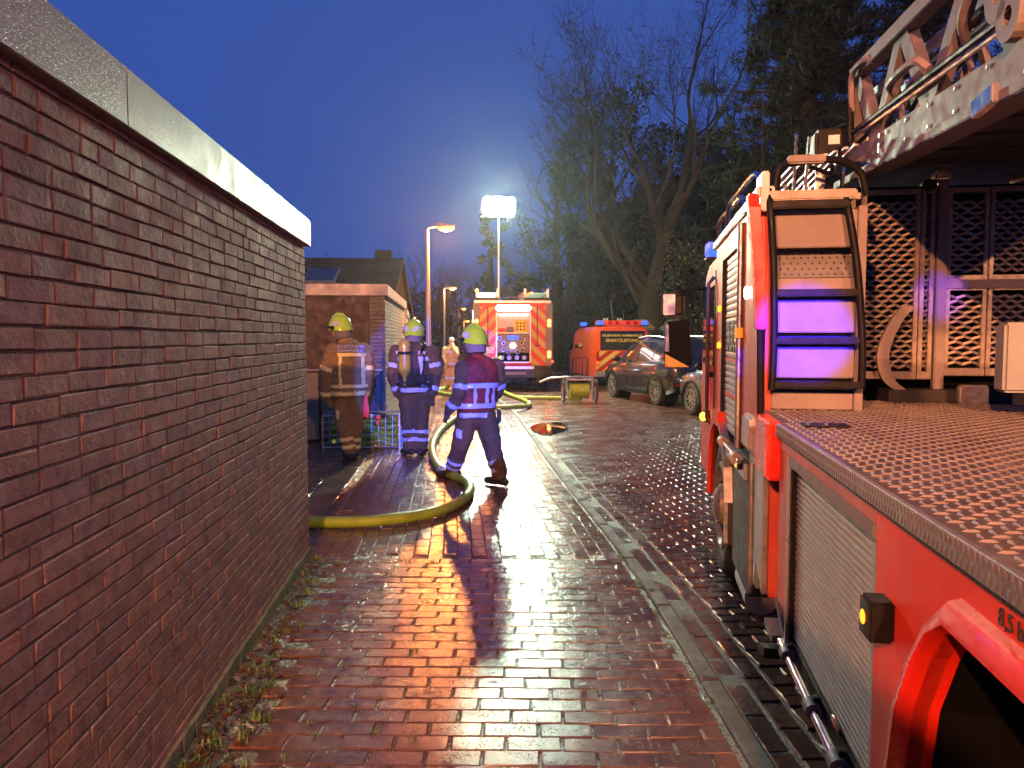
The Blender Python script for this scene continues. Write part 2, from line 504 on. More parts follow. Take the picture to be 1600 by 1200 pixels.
# ---------------------------------------------------------------- layout curves
_ky = np.array([-6, -2, 0.0, 1.5, 2.86, 4.2, 5.23, 6.5, 7.87, 10, 13, 15.96, 19, 22, 26, 30, 36, 45, 60, 90])
_kx = np.array([1.0, .99, .98, .96, .94, .92, .88, .79, .66, .50, .32, .12, -.20, -.68, -1.45, -2.35, -3.9, -6.6, -11.5, -22])
_yy = np.arange(-6, 90, .1)
_xx = np.interp(_yy, _ky, _kx)
_w = np.ones(15)/15
_xs = np.convolve(np.pad(_xx, 7, mode='edge'), _w, mode='valid')
def kx(y): return float(np.interp(y, _yy, _xs))
def kang(y): return math.atan2(-(kx(y+.3)-kx(y-.3)), .6)     # rotation about z of the kerb direction
WSL = .0805
def wx(y): return -1.49 + WSL*(5.57 - y)                      # face of the near garage wall

def sheet(name, xl, xr, y0, y1, z, mat, dy=1.0, parent=None):
    mb = MB()
    n = int((y1-y0)/dy)+1
    ys = [y0 + (y1-y0)*i/n for i in range(n+1)]
    rows = [[(xl(y), y, z), (xr(y), y, z)] for y in ys]
    vs_ = [p for r in rows for p in r]
    fs_ = [(2*i, 2*i+1, 2*i+3, 2*i+2) for i in range(n)]
    mb.add(vs_, fs_)
    return mb.build(name, mat, parent, fix=False)

F_ = 1200.0; PT = math.atan(72/1200)
def proj(p):
    x, y, z = p
    d = y*math.cos(PT) - (z-1.6)*math.sin(PT)
    if d < .05: return None
    return (800+F_*x/d, 600-F_*(y*math.sin(PT)+(z-1.6)*math.cos(PT))/d, d)

def rnd(a): return random.uniform(-a, a)
JIT = 0.0
def piece_verts(L, W, H, ch):
    a, b = L/2, W/2
    v = [(-a,-b,-H),(a,-b,-H),(a,b,-H),(-a,b,-H),
         (-a,-b,-ch),(a,-b,-ch),(a,b,-ch),(-a,b,-ch),
         (-a+ch,-b+ch,0),(a-ch,-b+ch,0),(a-ch,b-ch,0),(-a+ch,b-ch,0)]
    if JIT > 0:
        v = v[:4] + [(x + rnd(JIT), y + rnd(JIT), z - abs(rnd(JIT))*.6) for x, y, z in v[4:]]
    f = [(0,1,5,4),(1,2,6,5),(2,3,7,6),(3,0,4,7),(4,5,9,8),(5,6,10,9),(6,7,11,10),(7,4,8,11),(8,9,10,11)]
    return v, f

def lay(name, restname, parent, pieces, W, H, ch, mat, maxn=300, normal=None, hidden=None):
    """pieces: list of (Matrix, length). The largest in view become objects, the rest one mesh."""
    sc = []
    for i, (m, L) in enumerate(pieces):
        c = m.translation
        q = proj(c)
        s = 0
        if q and -20 < q[0] < 1620 and -20 < q[1] < 1220 and not (hidden and hidden(c)):
            nrm = (m.to_3x3() @ Vector((0, 0, 1))).normalized()
            v = Vector((0, 0, 1.6)) - c
            s = L*W*abs(nrm.dot(v.normalized()))/v.length_squared
        sc.append((s, i))
    sc.sort(reverse=True)
    top = {i for s, i in sc[:maxn] if s > 0}
    cache = {}
    rest = MB()
    for i, (m, L) in enumerate(pieces):
        Lq = round(L, 2)
        if i in top:
            kq = (Lq, i % 9)
            if kq not in cache:
                v, f = piece_verts(Lq, W, H, ch)
                me = bpy.data.meshes.new(name)
                me.from_pydata(v, [], f); me.materials.append(mat)
                cache[kq] = me
            o = link(name, cache[kq], parent)
            o.matrix_local = m
        else:
            v, f = piece_verts(Lq, W, H, ch)
            rest.add([m @ Vector(p) for p in v], f)
    if rest.v:
        o = rest.build(restname, mat, parent, fix=False)
        o['kind'] = 'stuff'


# ---------------------------------------------------------------- ground, road, pavement
g = MB().add([(-250,-60,-.16),(250,-60,-.16),(250,350,-.16),(-250,350,-.16)], [(0,1,2,3)]).build('ground', MT['soil'], fix=False)
tag(g, kind='structure')

road = sheet('road', lambda y: kx(y)+.05, lambda y: kx(y)+6.6, -6, 88, ROAD-.010, MT['roadjoint'])
tag(road, kind='structure')
side = sheet('sidewalk', lambda y: -7.0, lambda y: kx(y)-.05, -6, 88, -.0075, MT['joint'])
tag(side, kind='structure')

# pavement bricks: cross rows near the camera, then courses along the path
P = []
PL, PW = .222, .108
y = .35
row = 0
YCH = 5.46
while y < YCH:
    x = wx(y) + .06 + (0 if row % 2 else -.11) + rnd(.02)
    xe = kx(y) - .075
    while x < xe:
        L = PL*random.choice([1, 1, 1, 1, .97, 1.02])
        L = min(L, xe-x)
        if L < .05: break
        if x > wx(y)-.02 and not (x < wx(y)+.10+.12*mnoise.noise((y*1.3, 3, 0)) and 1.5 < y < 5.2):
            m = Matrix.Translation((x+L/2, y + .012*(x)*0 + rnd(.003) - .02*x, rnd(.0018) + .0035*mnoise.noise((x*.9, y*.9, 1)))) @ Euler((rnd(.014), rnd(.010), -.02+rnd(.007))).to_matrix().to_4x4()
            P.append((m, L-.008))
        x += L
    y += PW; row += 1
for k in range(0, 27):
    y = YCH + .03 + (k % 2)*.11 + rnd(.02)
    while y < 19:
        off = .075 + PW*(k+.5)
        x = kx(y) - off
        lim = -1.56 - .075*(y-5.57)
        if x > lim:
            m = Matrix.Translation((x, y+PL/2, rnd(.0018) + .0035*mnoise.noise((x*.9, y*.9, 1)))) @ Euler((rnd(.009), rnd(.013), kang(y)+math.pi/2+rnd(.006))).to_matrix().to_4x4()
            P.append((m, PL-.009))
        y += PL
JIT = .0028
lay('brick', 'bricks', side, P, PW-.007, .05, .0045, MT['paver'])

# soldier-free slabs in the forecourt between the garages
P = []
for i in range(24):
    for j in range(26):
        yy = 5.75 + j*.302
        xx = -1.75 - .075*(yy-5.57) - i*.302
        if xx < -7: continue
        m = Matrix.Translation((xx, yy, rnd(.003))) @ Euler((rnd(.008), rnd(.008), .075+rnd(.004))).to_matrix().to_4x4()
        P.append((m, .294))
lay('slab', 'slabs', side, P, .294, .05, .005, MT['slab'], 120)
# far pavement: pieces too small to tell apart
def fargrid(name, mat, sc):
    m = mat.copy(); m.name = name
    N = m.node_tree.nodes; L = m.node_tree.links
    bt = N.new('ShaderNodeTexBrick'); ge = N.new('ShaderNodeNewGeometry')
    L.new(ge.outputs['Position'], bt.inputs['Vector'])
    bt.inputs['Scale'].default_value = sc
    bt.inputs['Color1'].default_value = (.14,.055,.04,1); bt.inputs['Color2'].default_value = (.10,.045,.035,1); bt.inputs['Mortar'].default_value = (.03,.025,.02,1)
    bt.inputs['Brick Width'].default_value = .22; bt.inputs['Row Height'].default_value = .108; bt.inputs['Mortar Size'].default_value = .006
    p = N['Principled BSDF']
    L.new(bt.outputs['Color'], p.inputs['Base Color'])
    return m
MT['farpave'] = fargrid('wet far paving', MT['paver'], 1.0)
MT['farroad'] = fargrid('wet far road paving', MT['roadpaver'], 1.0)
sheet('paving_far', lambda y: -6.9, lambda y: kx(y)-.08, 19.0, 87, -.004, MT['farpave'], parent=side)
sheet('road_surface_far', lambda y: kx(y)+.08, lambda y: kx(y)+6.5, 15.6, 87, ROAD-.004, MT['farroad'], parent=road)

JIT = .002
# kerb stones
kerb = empty('kerb'); kerb['kind'] = 'structure'
y = -.5
while y < 32:
    L = 1.0
    a = kang(y+L/2)
    v, f = piece_verts(L-.008, .092, .2, .012)
    m = Matrix.Translation((kx(y+L/2), y+L/2, .006+rnd(.003))) @ Euler((rnd(.004), rnd(.006), a+math.pi/2)).to_matrix().to_4x4()
    mb = MB().add([m @ Vector(p) for p in v], f)
    mb.build('kerb_stone', MT['kerb'], kerb, fix=False)
    y += L
# gutter courses (long stones laid along the kerb) and road pavers
P = []
for k, (o, Lb) in enumerate(((.14, .30), (.255, .24))):
    y = -.3 + k*.12
    while y < 15.6:
        m = Matrix.Translation((kx(y+Lb/2)+o, y+Lb/2, ROAD - (.008 if k == 0 else .0) + rnd(.003))) @ Euler((rnd(.012), rnd(.012), kang(y+Lb/2)+math.pi/2+rnd(.006))).to_matrix().to_4x4()
        P.append((m, Lb-.012))
        y += Lb
y = .3; row = 0
while y < 15.6:
    x = kx(y)+.318
    if row % 2:
        P.append((Matrix.Translation((x+.048, y, ROAD + rnd(.0028))) @ Euler((rnd(.013), rnd(.010), .05)).to_matrix().to_4x4(), .092))
        x += .1015
    xe = 2.6 if y < 6.5 else min(6.2, kx(y)+6.2)
    while x < xe:
        m = Matrix.Translation((x+.1, y + .05*(x-kx(y)), ROAD + rnd(.0028) + .006*mnoise.noise((x*.7, y*.7, 5)))) @ Euler((rnd(.013), rnd(.010), .05+rnd(.01))).to_matrix().to_4x4()
        P.append((m, .194))
        x += .203
    y += .104; row += 1
A_T = R(9.5); X0_T = .55
def under_truck(c):
    return (c.x - X0_T)*math.cos(A_T) - c.y*math.sin(A_T) > .25 and c.y < 7.3
lay('paver', 'pavers', road, P, .096, .05, .006, MT['roadpaver'], 300, hidden=under_truck)

# puddle by the kerb
mb = MB(); pts = []
for k in range(28):
    a = 2*math.pi*k/28
    r = 1 + .28*mnoise.noise((math.cos(a)*1.3, math.sin(a)*1.3, 7)) + .12*mnoise.noise((math.cos(a)*4, math.sin(a)*4, 2))
    pts.append((.70+.34*r*math.cos(a), 14.1+.95*r*math.sin(a)+.3*math.cos(a), ROAD+.012))
mb.add(pts + [(.70, 14.1, ROAD+.012)], [(k, (k+1) % 28, 28) for k in range(28)])
pd = mb.build('puddle', MT['water'], fix=False)
tag(pd, kind='structure')

# ---------------------------------------------------------------- near garage (left)
gar = empty('garage', (-1.49, 5.57, 0), math.atan(WSL), 'long red brick garage wall with wet metal fascia filling the left side', 'garage')
# local frame: +y runs along the wall away from the camera, x = 0 is the brick face, body on -x
LEN = 8.2
core = box('wall', MT['mortar'], gar, -4.0, -.0068, -LEN, -.007, 0, 2.28)
CH = .0605; PB = .221
P = []
ncourse = 37
rot0 = Matrix(((0,0,1,0),(1,0,0,0),(0,1,0,0),(0,0,0,1)))     # piece x -> wall y, piece z (face normal) -> wall x
Wg = gar.matrix_basis.copy()
for c in range(ncourse):
    z = .055 + CH*(c+.5)
    y = -.006 - random.choice([0, .11, .055, .165, .13, .02])
    first = True
    y = -.003
    offs = [PB, PB/2, PB*.75][c % 3] if c % 2 else PB*random.choice([.5, 1, .75])
    L = offs
    while y > -LEN:
        if not first:
            L = PB if random.random() > .09 else PB*.5
        pr = rnd(.0016) + .0025*mnoise.noise((y*1.1, z*1.3, 0))
        m = Matrix.Translation((pr, y-L/2, z+rnd(.0022))) @ rot0 @ Euler((rnd(.010), rnd(.004), rnd(.006))).to_matrix().to_4x4()
        P.append((m, L-.008-random.choice([0, 0, .004])))
        y -= L; first = False
def lay_local(name, rest, parent, pieces, W, H, ch, mat, maxn, base):
    """as lay(), for pieces in the local frame of a parent placed by base"""
    sc = []
    for i, (m, L) in enumerate(pieces):
        mw = base @ m
        q = proj(mw.translation); s = 0
        if q and -30 < q[0] < 1620 and -20 < q[1] < 1220:
            v = Vector((0,0,1.6)) - mw.translation
            s = L*W*abs((mw.to_3x3() @ Vector((0,0,1))).dot(v.normalized()))/v.length_squared
        sc.append((s, i))
    sc.sort(reverse=True)
    top = {i for s, i in sc[:maxn] if s > 0}
    cache = {}; r_ = MB()
    for i, (m, L) in enumerate(pieces):
        Lq = round(L, 3)
        v, f = piece_verts(Lq, W, H, ch)
        if i in top:
            kq = (Lq, i % 9)
            if kq not in cache:
                me = bpy.data.meshes.new(name); me.from_pydata(v, [], f); me.materials.append(mat); cache[kq] = me
            o = link(name, cache[kq], parent); o.matrix_local = m
        else:
            r_.add([m @ Vector(p) for p in v], f)
    o = r_.build(rest, mat, parent, fix=False); o['kind'] = 'stuff'
JIT = .0024
lay_local('brick', 'bricks', core, P, CH-.008, .05, .0028, MT['wallbrick'], 300, Wg)
JIT = 0.0
# plinth
mb = MB()
n = 60
for i in range(n):
    y0 = -LEN + LEN*i/n; y1 = -LEN + LEN*(i+1)/n
    d = .018 + .006*mnoise.noise((i*.4, 0, 0)); h = .078 + .012*mnoise.noise((i*.3, 5, 0))
    mb.box(-.01, d, y0, y1-.0003, -.05, h)
mb.build('plinth', MT['moss'], gar)
# fascia of three folded sheets, small gap between
ys = [0.05, -1.86, -3.13, -4.6, -8.2]
for a, b in zip(ys[:-1], ys[1:]):
    MB().box(-.05, .035, b+.003, a-.001, 2.262, 2.44).box(-.16, .028, b+.003, a-.001, 2.441, 2.452).build('fascia_panel', MT['zinc'], gar, bevel=.003)
MB().box(-4.1, -.051, .0, .05, 2.262, 2.44).build('fascia_panel', MT['zinc'], gar)
box('roof', MT['roof'], gar, -4.0, -.165, -LEN, -.0, 2.281, 2.40)

# ---------------------------------------------------------------- second garage beyond the forecourt
g2 = empty('garage', (-2.0, 12.15, 0), math.atan(.085), 'low garage with pale brick side and maroon front behind the firefighters', 'garage')
def coursed(mb, P0, along, nrm, length, z0, z1, L=.22, H=.0625, ch=.003):
    """bricks of a coursed wall as one mesh; returns list of piece matrices in the local frame"""
    out = []
    along = Vector(along); nrm = Vector(nrm)
    rot = Matrix((( along.x, 0, nrm.x, 0), (along.y, 0, nrm.y, 0), (0, 1, 0, 0), (0, 0, 0, 1)))
    c = 0; z = z0
    while z + H*.5 < z1:
        s = -(L/2 if c % 2 else 0)
        while s < length:
            a = max(s, 0); b = min(s+L, length)
            if b-a > .03:
                p = Vector(P0) + along*((a+b)/2) + Vector((0,0,z+H/2 - P0[2])) + nrm*rnd(.002)
                out.append((Matrix.Translation(p) @ rot, (b-a)-.01))
            s += L
        z += H; c += 1
    return out
box('wall', MT['mortar'], g2, -6, -.012, .012, 5.6, 0, 2.26)
sw = box('side_wall', MT['mortar'], g2, -.02, -.011, .02, 5.6, 0, 2.255)
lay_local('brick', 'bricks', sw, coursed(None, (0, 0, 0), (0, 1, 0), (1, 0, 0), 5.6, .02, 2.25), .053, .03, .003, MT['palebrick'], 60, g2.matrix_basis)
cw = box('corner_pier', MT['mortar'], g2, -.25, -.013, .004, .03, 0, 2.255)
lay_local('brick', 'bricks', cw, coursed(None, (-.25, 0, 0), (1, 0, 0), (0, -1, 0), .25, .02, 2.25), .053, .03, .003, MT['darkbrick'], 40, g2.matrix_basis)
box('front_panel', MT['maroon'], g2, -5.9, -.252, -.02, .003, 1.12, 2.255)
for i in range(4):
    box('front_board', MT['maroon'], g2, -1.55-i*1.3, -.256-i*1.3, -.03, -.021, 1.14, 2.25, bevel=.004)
box('fascia_panel', MT['zincplain'], g2, -2.4, .04, -.07, .0, 2.262, 2.44, bevel=.004)
box('fascia_panel', MT['zincplain'], g2, -6.0, -2.405, -.07, .0, 2.262, 2.44, bevel=.004)
box('fascia_panel', MT['zincplain'], g2, -.03, .045, .002, 2.9, 2.262, 2.437, bevel=.004)
box('fascia_panel', MT['zincplain'], g2, -.03, .045, 2.905, 5.7, 2.262, 2.437, bevel=.004)
box('roof', MT['roof'], g2, -6, -.04, .01, 5.6, 2.262, 2.40)
# low dark bin store in front of it
bs = empty('bin_store', (-2.03, 11.82, 0), math.atan(.085), 'low dark brick bin store with grey metal doors against the garage front', 'bin store')
dw = box('wall', MT['mortar'], bs, -.40, -.012, .012, .26, 0, 1.09)
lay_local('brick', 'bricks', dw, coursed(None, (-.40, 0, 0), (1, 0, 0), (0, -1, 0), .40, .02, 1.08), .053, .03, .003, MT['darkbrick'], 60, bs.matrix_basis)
box('cap', MT['zincplain'], bs, -3.6, .02, -.03, .29, 1.092, 1.125, bevel=.004)
x = -.42
for i in range(6):
    box('door', MT['grey'], bs, x-.48, x-.02, .02, .05, .04, 1.07, bevel=.006)
    box('post', MT['black'], bs, x-.018, x+.018, .0, .08, .0, 1.09)
    x -= .5
# more garages farther along the path
for (gx, gy, w_, l_, h_, mt, lab) in ((-3.05, 22.2, 3.2, 5.5, 2.42, 'pinkbrick', 'small pinkish flat roofed garage just behind the first lamp post'),
                                      (-4.9, 33.5, 3.2, 6.0, 2.35, 'palebrick', 'far flat roofed garage half hidden beyond the pinkish one')):
    q = empty('garage', (gx, gy, 0), math.atan(.12), lab, 'garage')
    box('wall', MT[mt], q, -w_, 0, 0, l_, 0, h_-.2)
    box('fascia_panel', MT['zincplain'], q, -w_-.04, .04, -.05, .06, h_-.2, h_, bevel=.005)
    box('fascia_panel', MT['zincplain'], q, -.03, .045, .062, l_, h_-.2, h_-.003, bevel=.005)
    box('door', MT['black'], q, -w_+.3, -.3, -.03, -.002, 0.02, h_-.35)
    box('roof', MT['roof'], q, -w_, -.04, .062, l_, h_-.1, h_-.05)

# ---------------------------------------------------------------- dark roofed house
h = empty('house', (-6.9, 28.5, 0), math.atan(.04), 'house with dark tiled roof and skylight behind the garages', 'house')
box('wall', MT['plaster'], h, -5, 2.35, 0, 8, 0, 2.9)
MB().prism([(0, 2.9), (8, 2.9), (4, 4.7)], 'x', 2.2, 2.34).build('gable', MT['plaster'], h)
rf = MB().add([(-5.2,-.5,2.65),(2.5,-.5,2.65),(2.5,4,4.95),(-5.2,4,4.95),(-5.2,8.5,2.65),(2.5,8.5,2.65),
               (-5.2,-.5,2.5),(2.5,-.5,2.5),(2.5,4,4.8),(-5.2,4,4.8),(-5.2,8.5,2.5),(2.5,8.5,2.5)],
              [(0,1,2,3),(3,2,5,4),(6,9,8,7),(9,10,11,8),(0,6,7,1),(1,7,8,2),(2,8,11,5),(4,5,11,10),(0,3,9,6),(3,4,10,9)]).build('roof', MT['roof'], h)
# tile courses
mb = MB()
for i in range(22):
    t = (i+.5)/22
    yy = -.5 + 4.5*t; zz = 2.65 + 2.3*t
    mb.bar((-5.2, yy, zz+.02), (2.5, yy, zz+.02), .05, .05)
mb.build('roof_tile_courses', MT['roof'], rf)
box('chimney', MT['plaster'], rf, 1.35, 2.0, 3.6, 4.4, 4.4, 5.25)
sk = MB().bar((-.55, 1.55, 3.76), (-.55, 2.75, 4.37), 1.25, .08).build('skylight', MT['zincplain'], h)
MB().bar((-.55, 1.63, 3.86), (-.55, 2.67, 4.39), 1.1, .03).build('pane', MT['pane'], sk)

# villa in the trees and garden wall on the right
vl = empty('villa', (13.5, 47, 0), R(12), 'large dark villa hidden behind the trees on the right', 'house')
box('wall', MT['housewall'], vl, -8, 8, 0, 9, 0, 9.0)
MB().prism([(-8.5, 9), (8.5, 9), (0, 13)], 'y', -.4, 9.4).build('roof', MT['roof'], vl)
for zz in (1.2, 4.2, 7.0):
    for xx in (-6.6, -3.6, -.6, 2.4, 5.4):
        wdw = box('window', MT['plaster'], vl, xx, xx+1.2, -.06, -.003, zz, zz+1.7)
        box('pane', MT['pane'], wdw, xx+.08, xx+.57, -.085, -.062, zz+.08, zz+1.62)
        box('pane', MT['pane'], wdw, xx+.63, xx+1.12, -.085, -.062, zz+.08, zz+1.62)
gw = empty('garden_wall', (7.2, 14, -.1), math.atan(.12), 'low stone garden wall behind the parked cars', 'wall')
wb = box('wall', MT['mortar'], gw, 0, .3, -4, 17, 0, 1.62)
lay_local('stone', 'stones', wb, coursed(None, (-.005, -4, 0), (0, 1, 0), (-1, 0, 0), 21, .05, 1.55, L=.5, H=.25), .235, .04, .015, MT['gardenwall'], 60, gw.matrix_basis)
box('cap', MT['stone'], gw, -.06, .36, -4, 17, 1.622, 1.72, bevel=.02)
for (px_, py_, lab) in ((4.75, 28.6, 'squat sandstone gate pillar just to the right of the red van'), (6.05, 28.6, 'squat sandstone gate pillar above the bonnet of the dark car')):
    q = empty('gate_pillar', (px_, py_, -.1), .1, lab, 'pillar')
    box('shaft', MT['stone'], q, -.36, .36, -.36, .36, 0, 1.95, bevel=.03)
    box('capstone', MT['stone'], q, -.46, .46, -.46, .46, 1.95, 2.15, bevel=.05)
    MB().loft([[(-.38,-.38,2.15),(.38,-.38,2.15),(.38,.38,2.15),(-.38,.38,2.15)],[(-.2,-.2,2.38),(.2,-.2,2.38),(.2,.2,2.38),(-.2,.2,2.38)]]).build('finial', MT['stone'], q, bevel=.03)
q = empty('iron_gate', (5.4, 28.65, -.1), .1, 'black iron gate between the two sandstone pillars', 'gate')
for i in range(7):
    tube('rod', MT['black'], q, [(-.27+i*.09, 0, .1), (-.27+i*.09, 0, 1.9)], .012, 6)
box('rail', MT['black'], q, -.29, .29, -.02, .02, .2, .25); box('rail', MT['black'], q, -.29, .29, -.02, .02, 1.7, 1.75)
# ---------------------------------------------------------------- turntable ladder truck (right)
T = empty('ladder_truck', (X0_T, 0, 0), -A_T, 'red turntable ladder fire truck close by on the right', 'fire truck')
W_T = 2.45
def wheel(name, parent, c, r, w, axis=-1, hubmat='steel', n=40, holes=10):
    """lorry wheel, outer face towards axis*x"""
    x, y, z = c
    ax = (axis, 0, 0)
    t = MB().lathe((x, y, z), ax, [(r*.58, -w), (r*.9, -w), (r*.985, -w*.85), (r, -w*.55), (r, -w*.25), (r*.985, -.03), (r*.93, .0), (r*.80, .015), (r*.62, .0), (r*.58, -.02), (r*.58, -w)], n)
    wl_ = t.build('wheel', MT['blackrub'], parent, smooth=True)
    rim = MB().lathe((x, y, z), ax, [(r*.585, -.05), (r*.60, .012), (r*.55, .018), (r*.52, -.01), (r*.47, -.045), (r*.30, -.03), (r*.27, .03), (r*.18, .055), (.001, .06)], n).build('rim', MT[hubmat], wl_, smooth=True)
    mb = MB()
    for k in range(holes):
        a = 2*math.pi*k/holes
        mb.disc((x+axis*-.028, y+math.cos(a)*r*.385, z+math.sin(a)*r*.385), ax, 0, r*.052, .02, 8)
    mb.build('rim_hole', MT['dark'], rim)
    mb = MB()
    for k in range(holes):
        a = 2*math.pi*(k+.5)/holes
        mb.disc((x+axis*.0, y+math.cos(a)*r*.245, z+math.sin(a)*r*.245), ax, 0, r*.03, .04, 6)
    mb.build('wheel_nut', MT['chrome'], rim)
    return wl_

# --- chassis and rear body
box('chassis', MT['chassis'], T, .45, 2.0, -3.0, 7.0, .35, .80)
box('body_core', MT['chassis'], T, .06, W_T-.06, 1.78, 3.06, .50, 1.195)
# deck
dk = box('deck', MT['deckplate'], T, .004, W_T, -3.2, 3.07, 1.225, 1.262)
dk2 = box('deck', MT['deckplate'], T, .02, W_T, 3.072, 4.32, 1.223, 1.262)
mb = MB()
def tread(mb, M_, L, w, h):
    a, b = L/2, w/2
    vs_ = [(-a,0,0),(-a*.3,-b,0),(a*.3,-b,0),(a,0,0),(a*.3,b,0),(-a*.3,b,0),(-a*.45,0,h),(a*.45,0,h)]
    fs_ = [(0,1,6),(1,2,7,6),(2,3,7),(3,4,7),(4,5,6,7),(5,0,6)]
    mb.add([M_ @ Vector(v) for v in vs_], fs_)
pu, pv = .034, .034
for j in range(int((4.30-.35)/pu)):
    for i in range(int(2.0/pv)):
        uu = .36 + j*pu; vv = .03 + i*pv
        if uu > 3.05 and vv < .05: continue
        a = R(4) if (i+j) % 2 else R(86)
        tread(mb, Matrix.Translation((vv, uu, 1.2622)) @ Matrix.Rotation(a, 4, 'Z'), .035, .0105, .0042)
o = mb.build('tread_pattern', MT['tread'], T, fix=False); o['kind'] = 'stuff'
# folded tread plate edge
box('deck_edge', MT['steel'], T, -.012, .0035, -3.2, 3.07, 1.214, 1.264, bevel=.003)
mb = MB()
for j in range(130):
    uu = .3 + j*.0212
    for r_ in range(2):
        Mx = Matrix.Translation((-.0122, uu + (.009 if r_ % 2 else 0), 1.227 + r_*.024)) @ Matrix(((0,0,-1,0),(1,0,0,0),(0,1,0,0),(0,0,0,1))) @ Matrix.Rotation(R(58) if r_ % 2 else R(110), 4, 'Z')
        tread(mb, Mx, .030, .008, .0016)
o = mb.build('edge_tread', MT['tread'], T, fix=False); o['kind'] = 'stuff'
box('edge_gutter', MT['black'], T, -.006, .01, -3.2, 3.07, 1.206, 1.2135)
# shutter bay
box('bay_head', MT['redfade'], T, 0, .05, 1.775, 3.03, 1.166, 1.2055, bevel=.003)
MB().box(-.002, .05, 1.795, 2.86, 1.128, 1.1655).build('bay_head_panel', MT['offwhite'], T, bevel=.004)
nsl = 30
z0, z1 = .50, 1.122
pit = (z1-z0)/nsl
prof = [(.0285, 0), (.0225, .08), (.0202, .35), (.0198, .62), (.0215, .88), (.0285, .96)]
smb = MB()
smb.loft([[(x_, 1.80, t*pit) for x_, t in prof] + [(.04, 1.80, pit*.97), (.04, 1.80, 0)],
          [(x_, 2.79, t*pit) for x_, t in prof] + [(.04, 2.79, pit*.97), (.04, 2.79, 0)]])
slat_me = smb.mesh('shutter_slat', smooth=True)
slat_me.materials.append(MT['slatmat'])
for i in range(nsl):
    o = link('shutter_slat', slat_me, T); o.location = (rnd(.0006), 0, z0 + i*pit)
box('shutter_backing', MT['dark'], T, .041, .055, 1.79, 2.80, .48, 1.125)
box('shutter_channel', MT['black'], T, .004, .055, 2.795, 2.825, .47, 1.165)
box('shutter_channel', MT['steel'], T, -.004, .05, 2.827, 2.845, .47, 1.165)
box('shutter_channel', MT['steel'], T, .0, .05, 1.777, 1.797, .47, 1.125)
box('corner_panel', MT['redfade'], T, .006, .05, 2.847, 3.065, .56, 1.165, bevel=.004)
MB().prism([(2.80, .47), (3.03, .555), (3.065, .555), (2.86, .455)], 'x', -.002, .06).build('corner_foot', MT['tread'], T)
# bottom tube with clamps
tube('guard_tube', MT['chrome'], T, [(-.012, 2.86, .462), (-.012, .9, .462)], .0145, 12)
box('guard_channel', MT['black'], T, .012, .06, 1.2, 2.85, .425, .498)
for u_ in (2.74, 2.33, 2.02, 1.80):
    c = MB().tube([(-.012, u_-.028, .462), (-.012, u_+.028, .462)], .026, 10).build('tube_clamp', MT['offwhite'], T, smooth=True)
    MB().box(-.012, .012, u_-.016, u_+.016, .484, .502).build('bracket', MT['black'], c, bevel=.004)
MB().ell((.010, 2.14, .515), .006, .045, .014).build('side_reflector', MT['amberlens'], T, smooth=True)
# red quarter panel around the rear wheel arch
arch = [(1.545, .30), (1.545, .72), (1.51, .86), (1.425, 1.0), (1.36, 1.07), (1.29, 1.108), (.50, 1.108), (.40, 1.05), (.30, .92), (.24, .74), (.215, .55), (.215, .30)]
poly = [(1.774, .30), (1.774, 1.2055), (-.8, 1.2055), (-.8, .30)] + [(a, b) for a, b in reversed(arch)]
q = MB().prism(poly, 'x', 0, .03).build('quarter_panel', MT['red'], T)
# arch lip
inner = arch
outer = [(1.60, .30), (1.60, .70), (1.582, .82), (1.515, .935), (1.42, 1.065), (1.30, 1.158), (.48, 1.158), (.36, 1.105), (.245, .955), (.178, .76), (.15, .56), (.15, .30)]
rings = []
for (a, b), (c, d) in zip(inner, outer):
    mx_, mz_ = (a*.6+c*.4), (b*.6+d*.4)
    rings.append([(.001, c, d), (-.022, c*.8+mx_*.2, d*.8+mz_*.2), (-.034, mx_, mz_), (-.034, a*.9+c*.1, b*.9+d*.1), (-.024, a, b), (.05, a, b), (.05, c, d)])
MB().loft(rings).build('arch_lip', MT['dred'], T, smooth=True)
MB().loft([[(.052, a, b), (.75, a, b)] for a, b in arch], caps=False, close=False).build('arch_liner', MT['dark'], T)
wheel('wheel', T, (.06, .88, .44), .5, .3, hubmat='hub')
# amber side marker
mk = box('side_marker', MT['black'], T, -.055, -.001, 1.625, 1.70, .945, 1.035, bevel=.006)
box('lens', MT['amberlens'], mk, -.052, -.006, 1.702, 1.715, .952, 1.028, bevel=.004)
MB().ell((-.03, 1.716, .99), .01, .006, .014).build('bulb', MT['e_amberlow'], mk, smooth=True)
MB().ell((-.0565, 1.665, .99), .004, .016, .016).build('bulb', MT['e_amberlow'], mk, smooth=True)
text('pressure_print', '8,5 bar', .040, MT['ink'], T, (-.0015, 1.105, 1.178), (R(90), 0, R(-90)))
# hatch handle on deck
hh = box('deck_hatch', MT['black'], T, .07, .24, 2.93, 3.05, 1.263, 1.270, bevel=.003)
for v_ in (.085, .15):
    MB().bar((v_, 2.94, 1.276), (v_+.01, 3.045, 1.276), .012, .01).build('handle', MT['chrome'], hh)
box('side_step', MT['tread'], T, -.02, .1, 3.0, 3.2, .40, .43)
MB().prism([(2.94, .40), (3.1, .36), (3.1, .33), (2.94, .36)], 'x', -.06, .06).build('mud_flap', MT['black'], T)

# --- tower behind the cab
U1, U2 = 3.62, 5.74
box('tower_core', MT['offwhite'], T, .03, .44, U1+.131, U2, 1.0, 2.244)
box('tower_core', MT['chassis'], T, .441, W_T-.03, 4.60, U2, 1.0, 2.243)
